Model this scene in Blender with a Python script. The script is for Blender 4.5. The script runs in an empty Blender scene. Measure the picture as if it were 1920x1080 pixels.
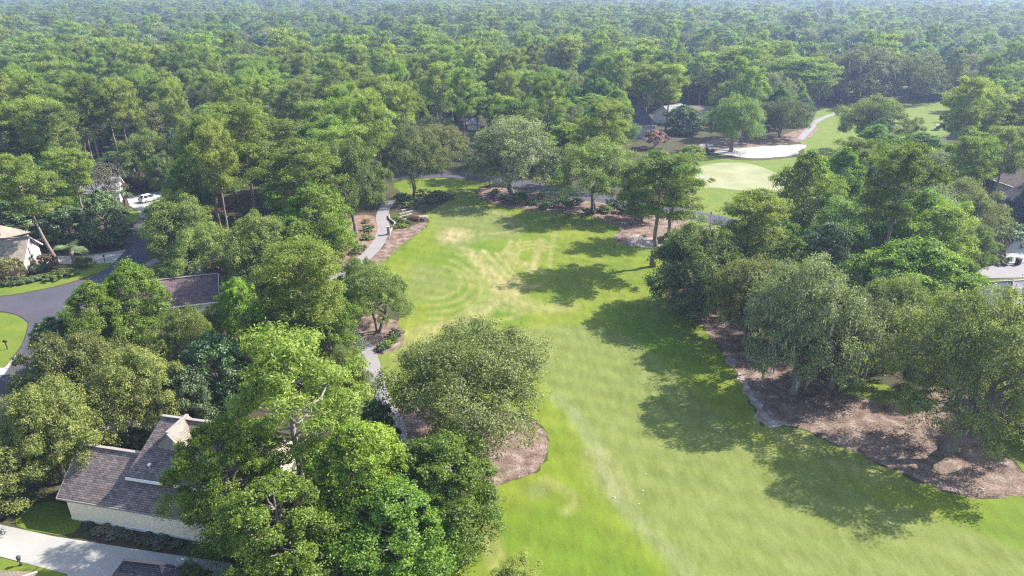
import bpy, math, random
import numpy as np
from mathutils import Vector
from mathutils.geometry import delaunay_2d_cdt

scene = bpy.context.scene
COL = scene.collection
rad = math.radians

# ------------------------------------------------------------------ camera, sky, sun, exposure
cam = bpy.data.cameras.new('camera')
cam.angle = 2 * math.atan(960 / 1280)
cam.clip_start = 0.5
cam.clip_end = 20000
cam_ob = bpy.data.objects.new('camera', cam)
cam_ob.location = (0, 0, 45)
cam_ob.rotation_euler = (rad(90 - 24), 0, 0)
COL.objects.link(cam_ob)
scene.camera = cam_ob

SUN_DIR = Vector((0.930, 0.367, 0)).normalized() * math.cos(rad(42)) + Vector((0, 0, math.sin(rad(42))))
world = bpy.data.worlds.new('World')
scene.world = world
world.use_nodes = True
wn = world.node_tree.nodes
sky = wn.new('ShaderNodeTexSky')
sky.sky_type = 'NISHITA'
sky.sun_disc = False
sky.sun_elevation = rad(42)
sky.sun_rotation = math.atan2(0.930, 0.367)
sky.air_density = 1.2
sky.dust_density = 1.5
wn['Background'].inputs['Strength'].default_value = 0.15
world.node_tree.links.new(sky.outputs[0], wn['Background'].inputs['Color'])
sun = bpy.data.lights.new('sun', 'SUN')
sun.energy = 5.0
sun.angle = rad(0.53)
sun.color = (1.0, 0.95, 0.86)
sun_ob = bpy.data.objects.new('sun', sun)
sun_ob.rotation_euler = (-SUN_DIR).to_track_quat('-Z', 'Y').to_euler()
sun_ob.location = (60, 30, 90)
COL.objects.link(sun_ob)
scene.view_settings.view_transform = 'Standard'
scene.view_settings.look = 'None'
scene.view_settings.exposure = 1.25
scene.view_settings.gamma = 1.0
scene.render.engine = 'CYCLES'
scene.cycles.max_bounces = 9
scene.cycles.diffuse_bounces = 5
scene.cycles.transmission_bounces = 6
scene.cycles.transparent_max_bounces = 4
scene.cycles.volume_bounces = 0
scene.cycles.use_denoising = False
scene.cycles.pixel_filter_type = 'BLACKMAN_HARRIS'
scene.cycles.filter_width = 1.2
scene.cycles.caustics_reflective = False
scene.cycles.caustics_refractive = False

POLY = {
    'fairway': [(-28.8, 165.05), (-21.66, 169.63), (-13.46, 168.59), (-4.62, 165.05), (-7.74, 160.69), (-8.42, 156.08), (-5.41, 148.35), (0.0, 144.34), (9.21, 141.26), (16.87, 137.58), (22.05, 130.69), (19.83, 126.22), (20.7, 121.43), (26.61, 118.03), (28.07, 110.21), (24.85, 100.02), (24.39, 93.13), (26.59, 89.54), (27.78, 83.77), (28.19, 75.84), (28.1, 69.03), (28.15, 63.53), (31.64, 62.83), (35.83, 58.4), (39.5, 54.75), (42.3, 52.24), (45.39, 51.42), (50.03, 51.87), (52.25, 49.69), (46.29, 39.47), (-5.1, 39.47), (-5.4, 45.7), (-4.47, 47.97), (-2.81, 51.49), (-0.42, 53.71), (2.7, 55.65), (4.0, 60.04), (2.7, 64.14), (0.0, 65.93), (-3.41, 66.79), (-9.98, 67.34), (-13.86, 66.25), (-15.51, 69.03), (-17.24, 75.84), (-17.5, 78.86), (-15.17, 81.18), (-14.97, 84.87), (-16.68, 88.67), (-15.6, 95.02), (-23.29, 105.48), (-22.85, 111.2), (-21.48, 118.03), (-17.19, 133.37), (-18.33, 140.51), (-14.73, 149.17), (-14.83, 156.08), (-19.91, 154.3), (-26.28, 156.98)],
    'far_fairway': [(36.51, 134.06), (40.61, 131.69), (45.64, 125.3), (59.58, 140.51), (71.91, 166.55), (95.47, 195.72), (124.83, 210.11), (153.31, 235.69), (180.35, 273.79), (176.97, 293.84), (166.56, 299.65), (156.71, 298.18), (144.3, 291.01), (130.7, 280.18), (120.07, 272.55), (109.19, 250.74), (100.35, 231.04), (91.13, 216.41), (83.92, 195.72), (71.67, 189.18), (62.71, 189.18), (56.62, 194.38), (50.05, 195.72), (44.93, 183.02), (44.09, 161.64), (39.89, 144.34)],
    'putting_green': [(44.48, 171.74), (48.14, 178.35), (53.94, 184.22), (60.31, 186.05), (65.6, 184.22), (68.59, 176.1), (69.36, 167.57), (65.78, 160.69), (60.49, 156.53), (54.75, 158.36), (49.66, 160.69), (45.38, 161.64)],
    'bunker': [(59.13, 199.14), (63.79, 203.4), (70.62, 204.86), (77.8, 207.08), (88.4, 209.34), (89.18, 206.33), (84.7, 200.54), (82.38, 195.72), (75.05, 192.4), (68.56, 191.1), (63.31, 193.71)],
    'bare_bed': [(81.0, 216.41), (94.63, 230.13), (104.81, 237.6), (98.73, 224.8), (89.9, 213.22), (77.8, 207.08), (70.62, 204.86), (62.31, 202.68), (57.88, 199.14), (56.55, 206.33), (64.13, 216.41), (75.28, 219.7)],
    'right_bed': [(22.43, 92.21), (24.47, 93.5), (26.67, 89.88), (27.94, 84.08), (28.41, 76.1), (28.3, 69.26), (28.37, 63.84), (31.84, 63.03), (36.02, 58.58), (39.69, 54.91), (42.49, 52.39), (45.48, 51.57), (49.88, 52.02), (51.73, 56.66), (51.67, 60.23), (55.13, 62.14), (59.48, 64.14), (63.34, 69.61), (56.69, 74.52), (46.15, 67.34), (44.79, 69.61), (40.34, 72.62), (36.44, 74.52), (33.82, 82.99), (30.94, 94.06), (25.27, 97.97)],
    'oak_bed': [(2.65, 55.73), (3.94, 60.04), (2.64, 64.04), (0.0, 65.71), (-3.4, 66.57), (-9.95, 67.12), (-13.7, 66.03), (-13.77, 63.13), (-12.32, 58.4), (-8.48, 54.19), (-3.13, 53.01), (-0.53, 53.79)],
    'path_bed': [(-17.19, 133.37), (-21.48, 118.03), (-22.85, 111.2), (-24.19, 105.48), (-27.32, 105.48), (-25.58, 112.72), (-24.03, 121.43), (-24.26, 128.42), (-20.57, 131.69)],
    'path_bed_left': [(-29.45, 138.67), (-26.56, 130.04), (-25.64, 120.85), (-27.5, 113.75), (-29.47, 109.0), (-30.25, 101.07), (-32.55, 103.23), (-33.5, 118.03), (-34.15, 136.86)],
    'island_bed': [(-16.73, 89.02), (-14.82, 84.87), (-15.0, 81.03), (-17.5, 78.86), (-19.56, 81.48), (-21.96, 85.35), (-22.89, 88.67), (-20.66, 91.3)],
    'far_bed': [(-7.09, 160.69), (-4.78, 147.53), (9.17, 140.51), (16.8, 136.86), (21.74, 130.04), (19.75, 125.61), (20.71, 120.85), (27.21, 118.58), (37.98, 123.78), (39.8, 130.69), (34.71, 136.86), (23.75, 146.32), (7.58, 156.98)],
    'road': [(-85.46, 97.36), (-80.57, 97.56), (-76.71, 99.4), (-72.76, 102.8), (-70.25, 107.8), (-71.19, 115.86), (-74.89, 125.3), (-77.98, 136.51), (-74.69, 137.58), (-68.57, 123.78), (-65.21, 115.32), (-65.13, 110.71), (-65.54, 106.63), (-65.13, 96.97), (-63.67, 86.16), (-60.74, 74.52), (-57.08, 64.14), (-54.03, 54.19), (-59.33, 54.19), (-63.61, 67.34), (-65.14, 75.84), (-66.65, 81.48), (-69.6, 87.49), (-71.32, 89.54), (-73.9, 91.3), (-77.03, 92.39), (-81.71, 92.21)],
    'lawn_house': [(-89.42, 102.8), (-82.11, 103.68), (-77.93, 105.48), (-76.4, 109.72), (-74.75, 112.21), (-71.02, 114.79), (-70.06, 111.2), (-70.38, 108.04), (-73.02, 103.23), (-76.98, 99.81), (-80.85, 97.97), (-85.76, 97.76)],
    'lawn_corner': [(-65.29, 108.28), (-64.82, 110.46), (-64.76, 114.79), (-59.46, 112.21), (-54.11, 103.23), (-55.69, 100.02), (-60.87, 102.14)],
    'lawn_island': [(-81.45, 91.84), (-76.78, 92.03), (-73.66, 90.95), (-71.17, 89.19), (-69.76, 87.49), (-66.92, 81.78), (-65.32, 76.1), (-65.46, 74.52), (-72.89, 74.52)],
    'lawn_drive': [(-83.81, 141.26), (-82.75, 145.12), (-80.35, 141.26), (-78.45, 137.22), (-78.08, 134.06), (-79.49, 133.37)],
    'driveway_house': [(-89.53, 120.28), (-85.86, 116.66), (-82.6, 115.32), (-77.28, 115.32), (-71.53, 118.58), (-70.28, 111.96), (-74.93, 111.2), (-83.21, 111.71), (-86.95, 115.32)],
    'driveway_car': [(-88.49, 151.7), (-86.85, 154.3), (-83.81, 157.9), (-79.42, 151.7), (-78.36, 146.32), (-78.25, 142.4), (-75.14, 137.58), (-78.16, 136.86), (-80.96, 142.02), (-84.92, 145.92)],
    'driveway_stub': [(-64.51, 110.96), (-64.22, 114.27), (-62.53, 112.72), (-63.21, 110.21)],
    'driveway_near': [(-51.83, 49.13), (-46.64, 48.04), (-40.89, 46.59), (-33.53, 45.21), (-23.75, 43.46), (-21.66, 39.47), (-34.4, 39.47), (-37.16, 42.32), (-44.03, 44.23), (-49.17, 45.58)],
    'driveway_left': [(-69.79, 75.84), (-65.14, 75.84), (-65.78, 78.86), (-65.93, 79.72), (-64.11, 74.52), (-63.53, 70.79), (-67.42, 70.79)],
    'lawn_shade': [(-45.28, 48.04), (-45.24, 50.4), (-43.68, 51.13), (-41.01, 50.04), (-39.31, 47.97), (-40.12, 46.72)],
    'lawn_bottom': [(-49.08, 45.45), (-43.95, 44.11), (-37.21, 42.26), (-34.48, 39.47), (-44.59, 39.47)],
    'walkway': [(-47.79, 62.63), (-44.76, 64.14), (-39.75, 64.35), (-38.46, 63.13), (-39.15, 61.85), (-42.71, 61.94), (-46.48, 61.36)],
    'terrace': [(-20.47, 137.58), (-18.48, 139.77), (-17.92, 136.86), (-18.78, 134.75)],
    'lawn_right': [(51.67, 60.23), (55.1, 61.65), (58.51, 61.94), (55.22, 55.82), (51.83, 54.99), (51.91, 57.18)],
    'lawn_mid_right': [(40.55, 73.88), (44.97, 72.62), (47.22, 69.38), (45.64, 67.56), (41.79, 68.69), (39.15, 71.39)],
    'road_right': [(79.08, 107.33), (83.05, 110.71), (94.38, 112.21), (89.58, 105.48), (79.44, 105.02)],
    'driveway_right': [(86.27, 110.21), (91.15, 118.03), (97.0, 123.78), (103.07, 124.39), (94.75, 112.72), (87.44, 111.71)],
    'lawn_street': [(70.14, 96.97), (76.98, 103.23), (89.25, 105.02), (85.68, 100.02), (75.6, 98.98)],
    'lawn_hedge': [(82.9, 111.2), (85.64, 114.79), (89.26, 115.32), (87.23, 111.96)],
    'sand_edge': [(27.91, 77.74), (28.19, 75.84), (28.1, 69.03), (28.15, 63.53), (30.86, 63.13), (30.57, 63.94), (29.02, 64.66), (29.3, 70.2), (29.08, 75.84), (29.25, 79.43)],
    'sand_verge': [(22.25, 124.99), (25.16, 126.84), (27.43, 124.99), (36.42, 130.04), (41.42, 130.69), (38.3, 124.99), (28.04, 120.28), (22.94, 119.71)],
    'far_lawn': [(153.73, 296.72), (153.86, 316.81), (176.39, 343.42), (192.09, 334.1), (194.79, 308.79), (222.73, 311.95), (252.75, 334.1), (273.82, 363.63), (202.63, 363.63), (167.78, 347.29), (147.86, 325.24)],
}
LINE = {
    'cart_path': ([(-27.7, 151.7), (-27.92, 144.34), (-27.45, 137.58), (-25.81, 130.04), (-25.54, 120.28), (-27.0, 112.72), (-29.38, 105.48), (-29.73, 98.98), (-26.86, 91.3), (-23.17, 85.35), (-19.92, 80.74), (-17.87, 75.18), (-16.36, 70.2), (-14.53, 66.25), (-12.71, 61.65), (-12.59, 56.66), (-14.37, 51.87), (-15.53, 47.97), (-15.97, 43.88), (-15.29, 39.47)], 2.5),
    'club_road': ([(-43.8, 171.74), (-30.11, 171.74), (-15.18, 173.35), (-4.02, 167.57), (6.45, 160.69), (14.97, 154.74), (23.06, 150.0), (41.43, 136.86), (49.27, 130.04), (58.09, 125.3)], 6.2),
    'far_path': ([(91.13, 216.41), (102.21, 235.69), (108.87, 247.59), (120.69, 261.79), (134.21, 273.79), (150.46, 285.5), (158.6, 293.84)], 2.2),
}
PATCH = [
    ([(-1.09, 82.23), (1.89, 85.84), (6.93, 87.82), (12.22, 86.99), (16.37, 84.24), (19.43, 77.19), (23.07, 67.34), (26.35, 60.23), (31.78, 54.19), (37.82, 49.69), (43.16, 45.7), (45.34, 41.05), (14.44, 39.47), (14.01, 43.29), (11.65, 47.97), (9.75, 51.87), (8.58, 57.52), (7.12, 63.13), (5.09, 69.03), (2.02, 74.52)], 0.8, 0, 0.8),  # tee_near
    ([(-16.54, 139.77), (-15.09, 145.12), (-7.04, 144.34), (-0.57, 139.77), (2.71, 131.69), (0.52, 125.3), (-6.13, 123.19), (-8.87, 118.03), (-13.02, 120.28), (-15.2, 126.84)], 1.2, 0, 0.85),  # tee_far
    ([(-17.66, 110.21), (-13.48, 110.21), (-10.3, 105.48), (-9.6, 100.02), (-12.11, 96.97), (-15.81, 96.57)], 1.5, 0, 0.8),  # tee_left
    ([(1.31, 53.24), (3.42, 53.79), (3.59, 51.87), (1.78, 51.27)], 0.4, 0, 0.7),  # square
    ([(-14.15, 126.84), (-11.83, 130.69), (-9.06, 129.39), (-8.3, 125.3), (-11.17, 122.3), (-12.78, 123.19)], 1.2, 1, 0.9),  # worn_tee
    ([(-14.78, 86.16), (-10.17, 89.54), (-7.58, 86.16), (-12.14, 80.01), (-15.05, 75.84), (-16.78, 80.01)], 2.5, 1, 0.45),  # dry_left
    ([(7.84, 58.4), (9.52, 58.4), (10.59, 54.19), (11.29, 51.87), (9.24, 51.87), (8.03, 54.99)], 1.5, 1, 0.4),  # dry_near
    ([(-12.81, 118.03), (-6.1, 122.3), (0.0, 118.03), (-5.58, 110.21), (-9.85, 105.48), (-16.73, 110.21), (-19.32, 115.32)], 2.5, 2, 0.7),  # lush_far
    ([(-9.85, 105.48), (-6.27, 105.48), (-4.71, 100.02), (-5.8, 95.98), (-8.88, 93.13), (-12.92, 93.13), (-9.69, 97.97)], 1.2, 2, 0.8),  # lush_ring
    ([(-2.35, 89.54), (1.59, 91.3), (3.1, 88.67), (0.0, 86.16)], 1.2, 2, 0.6),  # lush_mid
    ([(-2.87, 46.98), (2.05, 51.87), (7.11, 51.13), (10.42, 46.33), (12.43, 42.15), (10.19, 39.47), (-2.55, 39.47)], 3, 2, 0.6),  # lush_near
    ([(40.28, 47.97), (51.32, 51.87), (53.74, 49.69), (47.08, 41.05), (43.39, 43.29)], 2.0, 2, 0.8),  # lush_right
    ([(4.87, 65.18), (7.75, 57.52), (6.89, 54.19), (5.6, 58.4)], 1.5, 2, 0.5),  # lush_bed
    ([(21.65, 84.55), (24.28, 80.01), (23.95, 75.84), (21.51, 77.19)], 1.5, 2, 0.6),  # lush_gap
    ([(27.3, 63.13), (31.86, 62.63), (35.63, 57.96), (39.41, 54.59), (35.83, 53.79), (29.89, 57.52)], 2.0, 1, 0.45),  # dry_right
]
STROKE = [
    ([(-7.32, 116.66), (-4.14, 109.0), (-1.76, 103.23), (0.42, 98.57)], 2.2, 1, 0.75),  # a
    ([(-7.88, 118.03), (-5.58, 110.21), (-3.08, 103.23), (-2.51, 96.97), (-3.63, 93.13), (-6.26, 89.54), (-10.74, 87.49)], 1.6, 1, 0.7),  # b
    ([(-5.42, 118.03), (-1.84, 109.0), (0.44, 103.23), (2.16, 101.07), (4.81, 102.58)], 0.7, 1, 0.7),  # c
    ([(-2.93, 116.66), (0.0, 107.8), (2.18, 102.14)], 0.5, 1, 0.6),  # d
    ([(5.65, 123.78), (4.68, 116.66), (3.72, 110.21), (2.91, 107.33)], 1.0, 1, 0.6),  # e
    ([(0.0, 123.78), (-0.79, 118.03), (-0.47, 112.72), (0.74, 109.0)], 0.6, 1, 0.5),  # f
    ([(1.54, 123.78), (0.59, 118.03), (0.76, 112.72), (1.67, 110.21)], 0.5, 1, 0.5),  # g
    ([(2.35, 111.45), (3.68, 109.0), (5.45, 107.33)], 0.8, 1, 0.7),  # h
    ([(8.48, 128.42), (7.54, 120.85), (6.51, 110.21)], 0.5, 1, 0.4),  # i
    ([(-4.59, 96.97), (-0.81, 94.06), (3.24, 93.5), (8.14, 94.06)], 2.6, 1, 0.4),  # j
    ([(-15.04, 85.35), (-12.28, 87.49), (-7.82, 89.54), (-4.89, 94.06)], 1.2, 1, 0.55),  # k
    ([(-2.14, 100.02), (0.0, 95.98), (2.46, 94.63)], 3.2, 1, 0.6),  # l
    ([(-8.37, 110.21), (-5.82, 105.48), (-4.97, 100.02), (-5.75, 95.02), (-7.95, 91.3)], 0.5, 1, 0.5),  # m
    ([(-11.16, 110.21), (-7.96, 106.63), (-6.91, 101.07), (-7.66, 96.57)], 0.4, 1, 0.4),  # n
    ([(5.09, 69.03), (7.04, 65.71), (8.59, 60.23), (9.37, 54.99), (10.36, 50.76), (12.2, 46.98), (13.75, 44.17), (14.82, 41.05)], 1.3, 3, 0.5),  # edge
    ([(-2.66, 47.64), (-2.09, 45.08), (-1.33, 42.15)], 0.5, 1, 0.5),  # o
    ([(-1.94, 47.97), (-1.16, 45.08), (0.0, 41.87)], 0.4, 1, 0.4),  # p
    ([(-17.68, 145.12), (-12.97, 145.12), (-7.01, 143.56), (-1.7, 138.67), (0.54, 131.69)], 0.6, 1, 0.3),  # q
    ([(-6.29, 126.84), (-1.06, 128.42), (4.38, 133.37)], 0.5, 1, 0.35),  # r
    ([(-6.36, 91.3), (-1.56, 89.54), (3.22, 92.76), (9.82, 94.63)], 0.7, 1, 0.35),  # s
    ([(3.18, 54.19), (6.13, 51.49), (4.98, 49.69)], 0.8, 1, 0.3),  # t
    ([(-11.48, 110.1), (-10.57, 109.21), (-9.79, 108.09), (-9.17, 106.79), (-8.73, 105.37), (-8.5, 103.92), (-8.46, 102.49), (-8.63, 101.14), (-8.98, 99.93), (-9.5, 98.89), (-10.15, 98.08), (-10.92, 97.5), (-11.78, 97.18), (-12.68, 97.14)], 0.7, 1, 0.36),  # ring0
    ([(-11.12, 111.55), (-10.01, 110.45), (-9.06, 109.06), (-8.31, 107.46), (-7.8, 105.74), (-7.53, 103.97), (-7.5, 102.24), (-7.71, 100.61), (-8.15, 99.16), (-8.78, 97.93), (-9.57, 96.95), (-10.5, 96.27), (-11.52, 95.9), (-12.6, 95.84)], 0.7, 2, 0.42),  # ring1
    ([(-10.76, 113.03), (-9.44, 111.71), (-8.33, 110.05), (-7.46, 108.15), (-6.86, 106.11), (-6.56, 104.02), (-6.54, 101.99), (-6.81, 100.1), (-7.32, 98.41), (-8.07, 96.98), (-9.0, 95.85), (-10.08, 95.07), (-11.27, 94.64), (-12.53, 94.58)], 0.7, 1, 0.36),  # ring2
    ([(-10.38, 114.54), (-8.86, 112.99), (-7.58, 111.05), (-6.59, 108.84), (-5.92, 106.47), (-5.58, 104.07), (-5.59, 101.74), (-5.91, 99.58), (-6.51, 97.66), (-7.37, 96.04), (-8.44, 94.78), (-9.67, 93.89), (-11.02, 93.41), (-12.46, 93.34)], 0.7, 2, 0.42),  # ring3
    ([(-10.0, 116.09), (-8.27, 114.3), (-6.82, 112.07), (-5.71, 109.54), (-4.97, 106.85), (-4.61, 104.12), (-4.64, 101.5), (-5.01, 99.07), (-5.71, 96.92), (-6.68, 95.12), (-7.89, 93.72), (-9.27, 92.74), (-10.79, 92.2), (-12.38, 92.12)], 0.7, 1, 0.36),  # ring4
    ([(-9.61, 117.67), (-7.67, 115.64), (-6.05, 113.11), (-4.82, 110.25), (-4.01, 107.22), (-3.64, 104.18), (-3.69, 101.25), (-4.13, 98.56), (-4.92, 96.2), (-6.01, 94.22), (-7.34, 92.68), (-8.88, 91.6), (-10.55, 91.02), (-12.31, 90.94)], 0.7, 2, 0.42),  # ring5
    ([(-9.21, 119.29), (-7.06, 117.0), (-5.27, 114.16), (-3.92, 110.96), (-3.05, 107.6), (-2.67, 104.23), (-2.75, 101.01), (-3.25, 98.06), (-4.14, 95.48), (-5.34, 93.33), (-6.81, 91.66), (-8.49, 90.5), (-10.32, 89.87), (-12.24, 89.77)], 0.7, 1, 0.36),  # ring6
    ([(-8.8, 120.95), (-6.43, 118.39), (-4.47, 115.23), (-3.01, 111.69), (-2.09, 107.97), (-1.69, 104.28), (-1.81, 100.77), (-2.38, 97.56), (-3.36, 94.77), (-4.69, 92.45), (-6.29, 90.65), (-8.11, 89.41), (-10.1, 88.73), (-12.18, 88.64)], 0.7, 2, 0.42),  # ring7
    ([(2.3, 111.99), (1.73, 112.54), (1.29, 113.26), (0.99, 114.11), (0.86, 115.05), (0.9, 116.01), (1.12, 116.95), (1.52, 117.8), (2.06, 118.51), (2.71, 119.03), (3.44, 119.33), (4.2, 119.38), (4.93, 119.19), (5.6, 118.76), (6.16, 118.12)], 0.5, 1, 0.5),  # loop0
    ([(1.67, 110.64), (0.87, 111.41), (0.24, 112.42), (-0.19, 113.62), (-0.39, 114.93), (-0.34, 116.3), (-0.04, 117.64), (0.51, 118.86), (1.28, 119.88), (2.21, 120.64), (3.26, 121.07), (4.34, 121.14), (5.4, 120.86), (6.35, 120.24), (7.14, 119.32)], 0.5, 1, 0.5),  # loop1
    ([(1.05, 109.33), (0.02, 110.31), (-0.8, 111.59), (-1.37, 113.12), (-1.64, 114.82), (-1.59, 116.59), (-1.21, 118.33), (-0.51, 119.93), (0.48, 121.28), (1.7, 122.28), (3.07, 122.85), (4.49, 122.95), (5.87, 122.58), (7.12, 121.76), (8.14, 120.55)], 0.5, 1, 0.5),  # loop2
]
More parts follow.
